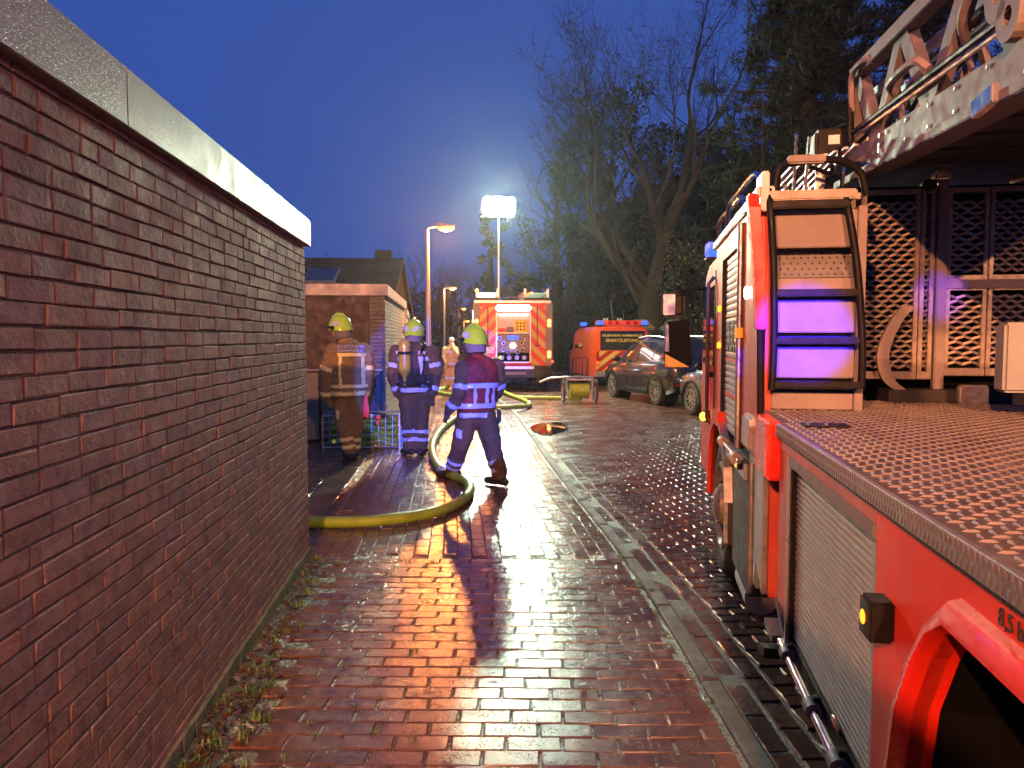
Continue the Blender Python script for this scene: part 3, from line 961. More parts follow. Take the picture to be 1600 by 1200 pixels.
# side: rear column, shutter door, front column
box('rear_column', MT['redfade'], T, 0, .05, U1+.04, 4.22, 1.02, 2.25, bevel=.01)
box('front_column', MT['red'], T, 0, .05, 5.30, U2, .98, 2.25, bevel=.008)
box('head_rail', MT['red'], T, 0, .05, 4.222, 5.298, 2.12, 2.25)
MB().tube([(-.014, 4.24, 1.0), (-.014, 4.24, 2.22)], .018, 10).build('grab_pole', MT['steel'], T, smooth=True)
box('pole_sleeve', MT['yellow'], T, -.038, .0, 4.215, 4.263, 1.60, 1.655)
nd = 26; zz0, zz1 = 1.0, 2.115
pd_ = (zz1-zz0)/nd
smb = MB(); smb.loft([[(x_, 4.30, t*pd_) for x_, t in prof] + [(.04, 4.30, pd_*.97), (.04, 4.30, 0)], [(x_, 5.27, t*pd_) for x_, t in prof] + [(.04, 5.27, pd_*.97), (.04, 5.27, 0)]])
dm = smb.mesh('door_slat', smooth=True); dm.materials.append(MT['slatmat'])
for i in range(nd):
    o = link('door_slat', dm, T); o.location = (0, 0, zz0+i*pd_)
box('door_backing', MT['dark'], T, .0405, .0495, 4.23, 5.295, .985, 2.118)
box('door_channel', MT['black'], T, -.004, .04, 4.272, 4.298, .99, 2.118)
box('door_channel', MT['black'], T, -.004, .04, 5.272, 5.296, .99, 2.118)
# print on the shutter door
for (a, b, c, d, m_) in ((4.33, 5.24, 1.735, 1.75, 'yprint'), (4.33, 5.24, 1.455, 1.47, 'rprint'), (4.33, 5.24, 1.225, 1.25, 'rprint')):
    box('door_print', MT[m_], T, .0165, .0188, a, b, c, d)
text('door_lettering', 'DLK 23', .27, MT['ink'], T, (.0165, 4.79, 1.60), (R(90), 0, R(-90)), sx=.9)
box('roof_edge', MT['white'], T, -.02, .06, U1+.02, U2+.1, 2.25, 2.30, bevel=.006)
box('roof_plate', MT['tread'], T, .06, .46, U1+.125, U2+.1, 2.246, 2.275)
box('roof_plate', MT['tread'], T, .461, W_T-.03, 4.60, U2+.1, 2.246, 2.272)
wlmp = MB().ell((-.012, 4.0, 1.83), .014, .03, .035).build('work_lamp', MT['e_white'], T, smooth=True)
for z_ in (1.80, 1.55):
    MB().box(-.02, .0, 5.32, 5.42, z_-.022, z_+.022).build('side_lamp', MT['e_amberlow'], T, bevel=.005)
# red fluorescent rail covers
MB().loft([[(v_-.022, u_-.05, z_), (v_+.028, u_-.05, z_), (v_+.028, u_+.03, z_), (v_-.022, u_+.03, z_)] for v_, u_, z_ in
           [(-.045, 3.64, 2.26), (-.036, 3.66, 2.20), (-.02, 3.66, 2.05), (-.005, 3.66, 1.88), (.005, 3.66, 1.64)]]).build('rail_cover', MT['dred'], T, bevel=.008)
tube('rail', MT['black'], T, [(.01, 3.65, 1.66), (.02, 3.65, 1.2)], .018, 8)
MB().box(-.035, .03, 3.13, 3.47, 1.02, 1.262).build('rail_cover', MT['dred'], T, bevel=.012)
cb = MB().box(-.03, .03, 3.66, 3.95, 1.06, 1.22).build('side_box', MT['steel'], T, bevel=.012)
box('lid', MT['white'], cb, -.034, -.0305, 3.69, 3.92, 1.075, 1.165, bevel=.002)
# lower side panels between tower and wheel
box('side_panel', MT['redfade'], T, .02, .06, 3.36, 3.64, .46, 1.02, bevel=.005)
MB().prism([(3.40, .46), (3.66, .60), (3.66, 1.05), (3.40, 1.05)], 'x', -.004, .019).build('side_panel', MT['steel'], T, bevel=.004)
box('side_panel', MT['steel'], T, .01, .05, 3.665, 3.95, .40, 1.02, bevel=.006)
box('battery_box', MT['chassis'], T, .012, .4, 3.96, 4.62, .26, .96, bevel=.012)
MB().tube([(-.008, 3.72, .36), (-.008, 3.72, 1.0)], .014, 10).build('side_pole', MT['steel'], T, smooth=True)
MB().tube([(.09, 4.0, .24), (.09, 4.42, .24)], .085, 16).build('air_tank', MT['steel'], T, smooth=True)
# folded step with clamps under the shutter door
tube('step_tube', MT['chrome'], T, [(-.03, 4.90, .955), (-.03, 4.02, .955)], .013, 10)
for u_ in (4.84, 4.18):
    MB().tube([(-.03, u_-.05, .955), (-.03, u_+.05, .955)], .032, 10).build('tube_clamp', MT['offwhite'], T, smooth=True)
MB().box(-.006, .03, 4.02, 4.92, .86, .945).build('step_board', MT['steel'], T, bevel=.004)
sm = MB().box(-.03, .01, 4.10, 4.2, .90, .945).build('side_marker', MT['black'], T, bevel=.004)
box('lens', MT['e_amberlow'], sm, -.034, -.0302, 4.12, 4.18, .91, .935)
# front wheel and mudguard
wheel('wheel', T, (.03, 5.38, .44), .5, .32, hubmat='hub')
gpts = [(4.78, .30), (4.80, .55), (4.87, .76), (5.02, .92), (5.25, 1.0), (5.5, 1.0), (5.72, .92), (5.87, .76), (5.95, .55), (5.97, .40)]
MB().loft([[(.0, a, b), (.5, a, b), (.5, a+(a-5.38)*.04, b+.02), (.0, a+(a-5.38)*.04, b+.02)] for a, b in gpts]).build('mudguard', MT['chassis'], T)
MB().loft([[(-.02, a, b), (.03, a, b), (.03, a+(a-5.38)*.035, b+.03), (-.02, a+(a-5.38)*.035, b+.03)] for a, b in gpts[:5]]).build('mudguard_edge', MT['steel'], T)
MB().loft([[(-.025, a, b), (.03, a, b), (.03, a+(a-5.38)*.10, b+.10), (-.025, a+(a-5.38)*.10, b+.10)] for a, b in gpts[4:]]).build('fender', MT['red'], T, smooth=True)

# --- cab
cabp = [(U2+.012, .78), (5.98, .78), (6.03, .42), (7.10, .42), (7.13, 1.15), (6.98, 1.95), (6.78, 2.16), (6.45, 2.235), (U2+.012, 2.245)]
cab = MB().prism(cabp, 'x', .01, W_T-.01).build('cab', MT['red'], T, bevel=.05, seg=3)
box('cab_window', MT['glass'], T, -.004, .009, 5.86, 6.83, 1.38, 2.0, bevel=.02)
box('door_frame', MT['black'], T, -.002, .0095, 5.79, 5.83, .9, 2.1)
tube('cab_grab_rail', MT['chrome'], T, [(-.01, 5.80, .95), (-.05, 5.80, 1.0), (-.05, 5.80, 2.0), (-.01, 5.80, 2.05)], .014, 8)
for i in range(3):
    box('door_print', MT['rprint'], T, .0035, .0095, 5.9+i*.30, 6.1+i*.30, 1.0, 1.3)
box('door_handle', MT['black'], T, -.02, .009, 5.95, 6.1, 1.30, 1.335)
ts = MB().box(-.05, .03, 6.15, 6.30, .93, 1.02).build('turn_signal', MT['black'], T, bevel=.012)
MB().ell((-.045, 6.17, .975), .03, .045, .035).build('bulb', MT['e_amber'], ts, smooth=True)
bl = MB().box(-.03, .09, 6.30, 6.46, 2.235, 2.25).build('beacon', MT['black'], T)
MB().box(-.03, .09, 6.30, 6.46, 2.251, 2.37).build('lens', MT['bluelens'], bl, bevel=.015)
tube('aerial', MT['black'], T, [(.16, 4.75, 2.27), (.16, 4.75, 3.1)], .003, 5)
# mirrors on the left front corner of the cab
mr_ = empty('mirror', (0, 0, 0)); mr_.parent = T
tube('arm', MT['black'], mr_, [(.02, 6.72, 2.02), (-.12, 6.80, 2.03), (-.24, 6.86, 1.99)], .018, 8)
MB().box(-.36, -.16, 6.80, 6.95, 1.78, 2.0).build('housing', MT['black'], mr_, bevel=.035, seg=3)
MB().box(-.35, -.25, 6.792, 6.799, 1.80, 1.98).build('glass', MT['chrome'], mr_, bevel=.002)
MB().loft([[(-.335, 6.80, 1.34), (-.09, 6.80, 1.34), (-.09, 6.96, 1.34), (-.335, 6.96, 1.34)], [(-.335, 6.80, 1.74), (-.13, 6.80, 1.765), (-.13, 6.94, 1.765), (-.335, 6.94, 1.74)]]).build('lower_housing', MT['dark'], mr_, bevel=.02, seg=2)
MB().prism([(-.33, 1.345), (-.12, 1.345), (-.33, 1.46)], 'y', 6.790, 6.798).build('warning_sticker', MT['chevR'], mr_)
MB().prism([(-.33, 1.48), (-.295, 1.48), (-.305, 1.72), (-.33, 1.72)], 'y', 6.790, 6.798).build('glass', MT['chrome'], mr_)

# --- rear face steps of the tower
zs = [(2.015, 2.185, 0), (1.815, 1.875, 1), (1.625, 1.775, 1), (1.415, 1.56, 1), (1.268, 1.345, 1)]
for a, b, k in zs:
    box('step_riser', MT['offwhite'], T, .065, .425, U1+.03, U1+.06, a, b, bevel=.004)
# sloped dotted plate and treads in the recesses
MB().add([(.07, U1+.058, 1.88), (.42, U1+.058, 1.88), (.42, U1+.125, 2.012), (.07, U1+.125, 2.012)], [(0,1,2,3)]).build('step_tread', MT['grey'], T)
mb = MB()
for i in range(11):
    for j in range(5):
        t = (j+.5)/5
        mb.ell((.085+i*.032+(j % 2)*.016, U1+.056+.067*t, 1.882+.132*t), .006, .006, .005, 6, 4)
o = mb.build('tread_studs', MT['chrome'], T); o['kind'] = 'stuff'
for a in (1.79, 1.575, 1.36):
    box('step_tread', MT['tread'], T, .066, .424, U1+.05, U1+.13, a, a+.02)
box('tower_side', MT['offwhite'], T, .427, .465, U1+.02, 4.3, 1.263, 2.2, bevel=.004)
box('tower_side', MT['redfade'], T, .03, .062, U1+.02, U1+.13, 1.263, 2.2, bevel=.004)
# top plate
box('top_plate', MT['tread'], T, .03, .41, U1-.02, U1+.12, 2.225, 2.27, bevel=.006)
box('top_bracket', MT['white'], T, -.005, .03, U1-.02, U1+.15, 2.18, 2.36, bevel=.006)
# black hand rails and rungs
tube('hand_rail', MT['black'], T, spline([(.055, U1-.03, 1.36), (.06, U1-.035, 1.6), (.05, U1-.035, 1.95), (.035, U1-.03, 2.17), (.03, U1+.02, 2.28)], 5), .017, 10)
tube('hand_rail', MT['black'], T, spline([(.445, U1-.03, 1.37), (.44, U1-.035, 1.6), (.41, U1-.035, 1.92), (.375, U1-.03, 2.14), (.355, U1+.02, 2.28)], 5), .017, 10)
for z_, a, b in ((2.20, .04, .37), (1.805, .06, .42), (1.588, .06, .435), (1.385, .06, .44)):
    box('rung', MT['black'], T, a, b, U1-.05, U1-.01, z_-.016, z_+.016, bevel=.006)
# roof rails over the tower
for k, (h_, u_) in enumerate(((.18, 5.3), (.2, 4.7))):
    tube('roof_rail', MT['chrome'], T, spline([(.02, u_+.55, 2.30), (.02, u_+.45, 2.30+h_*.8), (.05, u_+.2, 2.30+h_), (.08, u_-.35, 2.30+h_), (.08, u_-.42, 2.29)], 5), .016, 8)
tube('roof_rail', MT['black'], T, spline([(.08, 3.75, 2.28), (.10, 3.75, 2.40), (.2, 3.76, 2.43), (.36, 3.76, 2.43), (.46, 3.78, 2.38), (.5, 3.8, 2.27)], 5), .018, 8)
box('rail_grip', MT['offwhite'], T, .13, .30, 3.725, 3.775, 2.415, 2.455, bevel=.008)
# light-coloured roof gear with a spotlight
rg = empty('roof_gear', (0, 0, 0)); rg.parent = T
rg_r = random.Random(3)
for i in range(16):
    v_ = .16 + .34*rg_r.random(); u_ = 4.0 + 1.1*rg_r.random(); hgt_ = .12 + .22*rg_r.random()
    MB().bar((v_, u_, 2.27), (v_+rg_r.uniform(-.06, .06), u_-rg_r.uniform(-.05, .2), 2.27+hgt_), .012, .03).build('strut', MT[rg_r.choice(['white', 'steel', 'black', 'chrome'])], rg)
for i in range(7):
    v_ = .14 + .05*i
    MB().bar((v_, 4.95, 2.40+.012*i), (v_+.10, 4.15, 2.50+.015*i), .022, .012).build('slat', MT['white' if i % 2 else 'steel'], rg)
tube('cable', MT['black'], rg, spline([(.2, 4.2, 2.3), (.3, 4.25, 2.5), (.45, 4.3, 2.48), (.5, 4.5, 2.62), (.62, 4.5, 2.7)], 5), .012, 6)
spt = MB().box(.42, .62, 4.55, 4.8, 2.60, 2.78).build('spotlight', MT['black'], rg, bevel=.02)
box('label_sticker', MT['plate'], spt, .49, .55, 4.545, 4.549, 2.69, 2.74)
MB().box(.64, .72, 4.5, 4.62, 2.62, 2.72).build('spotlight_bracket', MT['steel'], rg, bevel=.01)

# --- mesh guards on the turntable
MU = 4.33
box('guard_shade', MT['dark'], T, .58, 1.9, MU+.10, MU+.12, 1.34, 2.42)  # added dark sheet standing for the gloom behind the mesh
def expanded(name, v0, v1, z0, z1, cw=.066, chh=.027):
    mb = MB()
    nr = int((z1-z0)/chh)
    nc = max(1, int(round((v1-v0)/cw))); cw = (v1-v0)/nc
    for r_ in range(nr+1):
        zc = z0 + r_*chh
        for c in range(nc*2):
            a = v0 + c*cw/2; b = a + cw/2
            up = (c + r_) % 2
            za = zc + (chh*.5 if up else 0); zb = zc + (0 if up else chh*.5)
            if max(za, zb) > z1: continue
            tw = .008
            mb.bar((a, MU - (tw if up else -tw), za), (b, MU - (-tw if up else tw), zb), .010, .0135)
    o = mb.build(name, MT['mesh'], T, fix=False); o['kind'] = 'stuff'
    return o
def guard(v0, v1, z0, z1):
    expanded('mesh_panel', v0+.02, v1-.02, z0+.02, z1-.02)
    box('mesh_frame', MT['mesh'], T, v0, v0+.022, MU-.02, MU+.02, z0, z1, bevel=.003)
    box('mesh_frame', MT['mesh'], T, v1-.022, v1, MU-.02, MU+.02, z0, z1, bevel=.003)
    box('mesh_frame', MT['mesh'], T, v0, v1, MU-.022, MU+.018, z1, z1+.025, bevel=.003)
    box('mesh_frame', MT['mesh'], T, v0, v1, MU-.022, MU+.018, z0-.04, z0, bevel=.003)
guard(.62, .91, 1.42, 2.36)
guard(.915, .985, 1.42, 2.36)
pm = box('guard_post', MT['offwhite'], T, .99, 1.04, MU-.045, MU+.005, 1.30, 2.42, bevel=.005)
MB().box(.965, 1.045, MU-.05, MU+.02, 2.42, 2.47).build('post_cap', MT['chrome'], pm, bevel=.01)
MB().tube([(.945, MU-.03, 2.40), (.945, MU+.02, 2.40)], .035, 12).build('post_clamp', MT['black'], pm)
guard(1.045, 1.245, 1.93, 2.36)
guard(1.25, 1.80, 1.93, 2.36)
guard(1.045, 1.245, 1.44, 1.85)
guard(1.25, 1.80, 1.44, 1.85)
box('guard_rail', MT['offwhite'], T, 1.042, 1.9, MU-.035, MU-.023, 1.86, 1.905)
box('turntable_base', MT['chassis'], T, .74, 1.9, MU-.15, MU+.05, 1.263, 1.33, bevel=.006)
box('turntable_latch', MT['steel'], T, 1.06, 1.2, MU-.2, MU-.155, 1.263, 1.36, bevel=.008)
MB().loft([[Vector(p)+Vector(o_) for o_ in ((-.03,-.012,0),(.03,-.012,0),(.03,.012,0),(-.03,.012,0))] for p in
          spline([(.83, MU-.1, 1.765), (.76, MU-.11, 1.66), (.715, MU-.11, 1.52), (.74, MU-.11, 1.39), (.82, MU-.11, 1.32), (.92, MU-.10, 1.295)], 5)]).build('grab_bow', MT['offwhite'], T)
box('control_box', MT['control'], T, .96, 1.6, 3.42, 3.52, 1.37, 1.665, bevel=.012)
box('control_box_foot', MT['chassis'], T, 1.1, 1.5, 3.44, 3.5, 1.263, 1.37)
box('turret', MT['chassis'], T, 1.1, 2.0, MU+.2, MU+.9, 1.263, 2.35)
tu = MB().prism([(.72, 2.1), (1.95, 2.1), (1.95, MU+.6), (.62, MU+.6), (.66, 3.6)], 'z', 0, .015)
for i_, p_ in enumerate(tu.v): tu.v[i_] = (p_[0], p_[1], p_[2] + 2.375 + .055*(p_[1]-2.42))
tu.build('turret_underside', MT['chassis'], T)

# --- ladder set lying forward above the cab
LV0, LV1 = .60, 1.55
def lz(u_): return .060*(u_-2.42)                # slight rise forward
def beam_poly(zb0, zt0, u0, u1):
    return [(u0, zb0+lz(u0)), (u1, zb0+lz(u1)), (u1, zt0+lz(u1)), (u0, zt0+lz(u0))]
ld = MT['offwhite']
for v_ in (LV0, LV1):
    nose = [(1.2, 2.375+lz(1.2)), (4.05, 2.375+lz(4.05)), (4.35, 2.43+lz(4.35)), (4.75, 2.47+lz(4.75)), (5.1, 2.465+lz(5.1)), (5.1, 2.475+lz(5.1)), (4.7, 2.52+lz(4.7)), (4.3, 2.515+lz(4.3)), (3.9, 2.51+lz(3.9)), (1.2, 2.51+lz(1.2))]
    MB().prism(nose, 'x', v_, v_+.035).build('beam', ld, T, bevel=.004)
    MB().prism(beam_poly(2.335, 2.373, 1.2, 4.75), 'x', v_-.03, v_+.10).build('beam_flange', MT['offwhite'], T, bevel=.004)
    MB().prism(beam_poly(2.885, 2.955, 1.6, 4.50), 'x', v_-.02, v_+.055).build('top_rail', ld, T, bevel=.004)
    us = [4.46, 4.08, 3.72, 3.34, 2.96, 2.58, 2.2]
    for i in range(len(us)-1):
        a, b = us[i], us[i+1]
        if i % 2 == 0:
            p0 = (v_+.03, a-.02, 2.90+lz(a)); p1 = (v_+.03, b+.03, 2.50+lz(b))
        else:
            p0 = (v_+.03, a+.0, 2.50+lz(a)); p1 = (v_+.03, b+.02, 2.90+lz(b))
        MB().bar(p0, p1, .05, .095).build('lattice', ld, T, bevel=.004)
    MB().bar((v_+.03, 4.52, 2.50+lz(4.5)), (v_+.03, 4.46, 2.92+lz(4.5)), .05, .08).build('lattice', ld, T, bevel=.004)
# inner ladder sections
for k, ins in enumerate((.10, .20)):
    for v_ in (LV0+ins, LV1-ins+.02):
        MB().prism(beam_poly(2.47+.03*k, 2.53+.03*k, 1.6, 4.6+.1*k), 'x', v_, v_+.03).build('inner_beam', MT['steel'], T)
        MB().prism(beam_poly(2.80-.03*k, 2.84-.03*k, 1.6, 4.5+.1*k), 'x', v_, v_+.03).build('inner_rail', MT['steel'], T)
        for i in range(7):
            a = 4.4 - i*.4 + .07*k
            MB().bar((v_+.015, a, 2.52+lz(a)), (v_+.015, a-.2+(.35 if i % 2 else 0), 2.81+lz(a)), .025, .04).build('inner_lattice', ld, T)
i = 0
a = 4.5
while a > 1.7:
    tube('rung', MT['steel'], T, [(LV0+.1, a, 2.50+lz(a)), (LV1-.06, a, 2.50+lz(a))], .016, 8)
    a -= .3
tube('hydraulic_pipe', MT['black'], T, [(LV0-.015, 4.45, 2.60+lz(4.4)), (LV0-.015, 2.6, 2.60+lz(2.6))], .013, 8)
tube('hydraulic_pipe', MT['chrome'], T, [(LV0-.015, 4.35, 2.565+lz(4.4)), (LV0-.015, 2.6, 2.565+lz(2.6))], .010, 8)
tube('grab_bow', ld, T, spline([(LV0-.02, 4.42, 2.83), (LV0-.04, 4.36, 3.0), (LV0-.03, 4.18, 3.02), (LV0, 4.1, 2.99)], 5), .016, 8)
tube('grab_bow', MT['black'], T, [(LV0-.02, 4.43, 2.55+lz(4.4)), (LV0-.03, 4.42, 2.87)], .02, 8)
tube('grab_bow', ld, T, spline([(LV0-.01, 3.72, 2.71), (LV0-.05, 3.66, 2.74), (LV0-.05, 3.36, 2.73), (LV0-.01, 3.3, 2.68)], 5), .018, 8)
tube('grab_bow', ld, T, spline([(LV0+.05, 3.1, 2.70), (LV0+.0, 3.0, 2.78), (LV0, 2.75, 2.92)], 5), .018, 8)
for k_, (za, zb, dv) in enumerate(((2.66, 2.70, .02), (2.74, 2.63, .05), (2.58, 2.72, .08), (2.80, 2.76, .06))):
    tube('cable', MT['black'] if k_ % 2 else MT['chassis'], T, spline([(LV0+dv, 4.5, za), (LV0+dv+.02, 4.0, za-.06+.1), (LV0+dv, 3.5, zb+.02), (LV0+dv+.03, 3.0, zb-.05+.1), (LV0+dv, 2.4, zb+.05)], 5), .011, 6)
for k_ in range(6):
    MB().disc((LV0-.004, 2.5+k_*.27, 2.40+lz(2.5+k_*.27)), (-1,0,0), 0, .009, .005, 8).build('bolt', MT['steel'], T)
    MB().disc((LV0-.004, 2.5+k_*.27, 2.485+lz(2.5+k_*.27)), (-1,0,0), 0, .009, .005, 8).build('bolt', MT['steel'], T)
MB().disc((LV0-.03, 2.66, 2.70), (1,0,0), .03, .09, .04).build('pulley', ld, T)
MB().disc((LV0-.03, 2.58, 2.60), (1,0,0), .03, .08, .04).build('pulley', ld, T)
for z_ in (2.43, 2.455, 2.50):
    MB().disc((LV0-.006, 3.95+.0*z_, z_+lz(3.95)-.01), (-1,0,0), 0, .012, .006, 10).build('bolt', MT['steel'], T)
MB().bar((LV0-.035, 2.78, 2.352+lz(2.7)), (LV0-.035, 2.62, 2.37+lz(2.6)), .03, .06).build('beam_clip', MT['chrome'], T, bevel=.004)
for k in range(7):
    a = 2.0 + k*.33
    box('underside_rib', MT['chassis'], T, LV0+.101, LV1-.06, a, a+.05, 2.36+lz(a), 2.40+lz(a))
# blue beacons on the rear of the truck, behind the photographer
rb = MB().lathe((.12, -2.6, 2.62), (0,0,1), [(.06, 0), (.075, .02), (.075, .11), (.05, .15), (.001, .16)], 16).build('rear_beacon', MT['bluelens'], T, smooth=True)
tube('beacon_post', MT['steel'], T, [(.12, -2.6, 1.262), (.12, -2.6, 2.62)], .03, 8)
BE = T.matrix_basis @ Vector((.06, -2.46, 2.74))
# ---------------------------------------------------------------- fire engine with floodlight mast
def carwheel(parent, c, r, w, axis, spokes=10):
    x, y, z = c
    ax = (axis, 0, 0)
    wl_ = MB().lathe(c, ax, [(r*.66, -w), (r*.92, -w), (r, -w*.8), (r, -w*.2), (r*.95, -.01), (r*.80, .008), (r*.68, -.005), (r*.66, -.02)], 32).build('wheel', MT['blackrub'], parent, smooth=True)
    rim = MB().lathe(c, ax, [(r*.665, -.06), (r*.68, .004), (r*.63, .004), (r*.60, -.05), (.001, -.07)], 32).build('rim', MT['black'], wl_, smooth=True)
    mb = MB()
    mb.disc((x+axis*.0, y, z), ax, r*.60, r*.675, .006, 32)
    for k in range(spokes):
        a = 2*math.pi*k/spokes
        d = Vector((0, math.cos(a), math.sin(a)))
        p = Vector(c) + Vector((axis*-.012, 0, 0))
        mb.bar(p + d*r*.10, p + d*r*.63, .022, .03)
    mb.disc((x-axis*.03, y, z), ax, 0, r*.15, .03, 14)
    mb.build('spokes', MT['rim'], rim)
    return wl_

FE = empty('fire_engine', (.03, 23.9, ROAD), R(3.2), 'red fire engine seen from behind with lit open pump bay and floodlight mast', 'fire truck')
box('body', MT['red'], FE, -1.22, 1.22, .06, 4.6, .78, 2.74, bevel=.04)
box('cab', MT['red'], FE, -1.2, 1.2, 4.7, 7.0, .6, 2.7, bevel=.1)
box('chassis', MT['chassis'], FE, -.9, .9, .05, 6.8, .42, .80)
# rear wall panels and pump bay opening
for (a, b, m_) in ((-1.02, -.50, 'chevL'), (.53, 1.02, 'chevR')):
    o = box('chevron_panel', MT[m_], FE, a, b, .02, .058, .80, 2.62, bevel=.01)
    c_ = (a+b)/2
    tube('panel_bar', MT['black'], FE, [(c_-.02, .0, 2.66), (c_-.02, .0, 1.42)], .014, 6)
    MB().box(c_-.09, c_+.05, -.015, .018, 1.40, 1.44).build('bar_catch', MT['black'], FE, bevel=.006)
for s in (-1, 1):
    box('corner_post', MT['grey'], FE, min(s*1.03, s*1.235), max(s*1.03, s*1.235), .01, .075, .80, 2.72, bevel=.015)
    for z_ in (2.18, 2.06):
        MB().disc((s*1.13, .009, z_), (0, -1, 0), 0, .052, .03, 16).build('tail_light', MT['e_tail'], FE, smooth=True)
    for z_ in (1.20, 1.09):
        MB().disc((s*1.13, .009, z_), (0, -1, 0), 0, .048, .03, 16).build('tail_light', MT['e_tail'], FE, smooth=True)
    MB().disc((s*1.24, .0, .93), (0, -1, 0), 0, .035, .03, 12).build('marker_light', MT['e_brake'], FE)
    wh = wheel('wheel', FE, (s*1.2, 1.6, .46), .46, .32, s)
    wheel('wheel', FE, (s*1.2, 5.4, .46), .46, .3, s)
    MB().box(min(s*.75, s*1.2), max(s*.75, s*1.2), .12, .5, .30, .76).build('mud_flap', MT['blackrub'], FE)
box('step_bumper', MT['steel'], FE, -.65, .65, -.16, .02, .70, .78, bevel=.01)
box('tow_beam', MT['chassis'], FE, -1.0, 1.0, -.05, .04, .45, .69, bevel=.02)
box('tow_beam', MT['grey'], FE, -.4, .4, -.09, -.052, .52, .60, bevel=.01)
# pump bay
bay = box('pump_bay', MT['dark'], FE, -.49, .52, .052, .0575, .92, 2.42)
for (a, b, c_, d) in ((-.53, -.49, .90, 2.46), (.52, .56, .90, 2.46)):
    box('bay_frame', MT['steel'], FE, a, b, -.02, .05, c_, d, bevel=.006)
box('bay_frame', MT['steel'], FE, -.49, .52, -.02, .05, .88, .92, bevel=.006)
box('bay_shelf', MT['steel'], FE, -.48, .51, -.01, .05, 1.80, 1.83)
box('bay_interior', MT['white'], FE, -.48, .51, .045, .0515, 1.84, 2.40)
MB().box(-.54, .57, -.06, .05, 2.475, 2.68).build('scene_light_bar', MT['e_white'], FE, bevel=.06, seg=3)
MB().box(-.46, .49, -.02, .03, 2.385, 2.41).build('bay_lamp', MT['e_white'], FE)
cr_ = box('crate', MT['yellow'], FE, .06, .44, -.008, .04, 1.84, 2.22, bevel=.01)
for i in range(3):
    for j in range(3):
        MB().disc((.13+i*.11, -.009, 1.92+j*.1), (0, -1, 0), 0, .028, .006, 8).build('hole', MT['dark'], cr_)
box('equipment', MT['red'], FE, -.46, -.22, .0, .044, 1.84, 1.96, bevel=.02)
box('equipment', MT['grey'], FE, -.2, .02, .0, .044, 1.84, 2.0, bevel=.03)
box('pump_panel', MT['grey'], FE, -.47, .5, .03, .0515, 1.2, 1.78, bevel=.01)
box('pump_display', MT['bluelens'], FE, -.17, .18, -.01, .029, 1.60, 1.74, bevel=.01)
MB().disc((0, .028, 1.42), (0, -1, 0), 0, .09, .05, 16).build('pump_lamp', MT['e_white'], FE)
for (x_, z_) in ((-.3, 1.5), (-.3, 1.3), (.28, 1.5), (.3, 1.3), (-.14, 1.22), (.14, 1.22), (.42, 1.62), (-.42, 1.65)):
    g_ = MB().disc((x_, .028, z_), (0, -1, 0), 0, .062, .03, 14).build('gauge', MT['chrome'], FE)
    MB().disc((x_, -.003, z_), (0, -1, 0), 0, .045, .004, 14).build('face', MT['ink'], g_)
for x_ in (-.35, -.12, .12, .35):
    MB().lathe((x_, .04, 1.05), (0, -1, 0), [(.08, 0), (.08, .06), (.065, .07), (.065, .12), (.001, .12)], 14).build('hose_coupling', MT['chrome'], FE, smooth=True)
npl = box('number_plate', MT['plate'], FE, -.86, -.58, .008, .018, 1.19, 1.38, bevel=.008)
text('number_plate_text', 'WES', .08, MT['ink'], npl, (-.72, .0065, 1.33), (R(90), 0, 0))
text('number_plate_text', 'FW 2345', .07, MT['ink'], npl, (-.72, .0065, 1.24), (R(90), 0, 0))
# glowing panels stand for the lit open lockers on the left flank
for (a, b, c_, d) in ((.35, 1.1, 1.45, 2.25), (.35, 1.3, 2.32, 2.52), (2.2, 3.3, 1.3, 2.3)):
    box('locker_glow', MT['e_white'], FE, -1.245, -1.222, a, b, c_, d)
# roof equipment
box('roof_rail', MT['steel'], FE, -1.2, 1.2, .1, .16, 2.75, 2.82)
for (a, b) in ((-1.15, -.42), (.36, 1.15)):
    rk = box('roof_box', MT['chassis'], FE, a, b, .3, 2.6, 2.76, 2.92, bevel=.02)
    for z_ in (2.98, 3.12):
        tube('ladder_rail', MT['steel'], rk, [(a+.04, .15, z_), (a+.04, 4.2, z_)], .03, 8)
        tube('ladder_rail', MT['steel'], rk, [(b-.04, .15, z_), (b-.04, 4.2, z_)], .03, 8)
    for i in range(10):
        tube('ladder_rung', MT['steel'], rk, [(a+.04, .25+i*.4, 3.05), (b-.04, .25+i*.4, 3.05)], .018, 6)
    for x_ in (a+.04, b-.04):
        MB().box(x_-.03, x_+.03, .2, .3, 2.92, 3.2).build('upright', MT['steel'], rk)
MB().ell((-1.12, .1, 3.12), .05, .05, .05).build('roof_marker', MT['e_amber'], FE, smooth=True)
MB().bar((.3, .15, 2.95), (.62, .15, 3.08), .05, .06).build('roof_marker', MT['amberlens'], FE)
tube('roof_handle', MT['chrome'], FE, spline([(-.26, .12, 2.76), (-.24, .12, 2.9), (0, .12, 2.93), (.16, .12, 2.9), (.18, .12, 2.76)], 5), .016, 8)
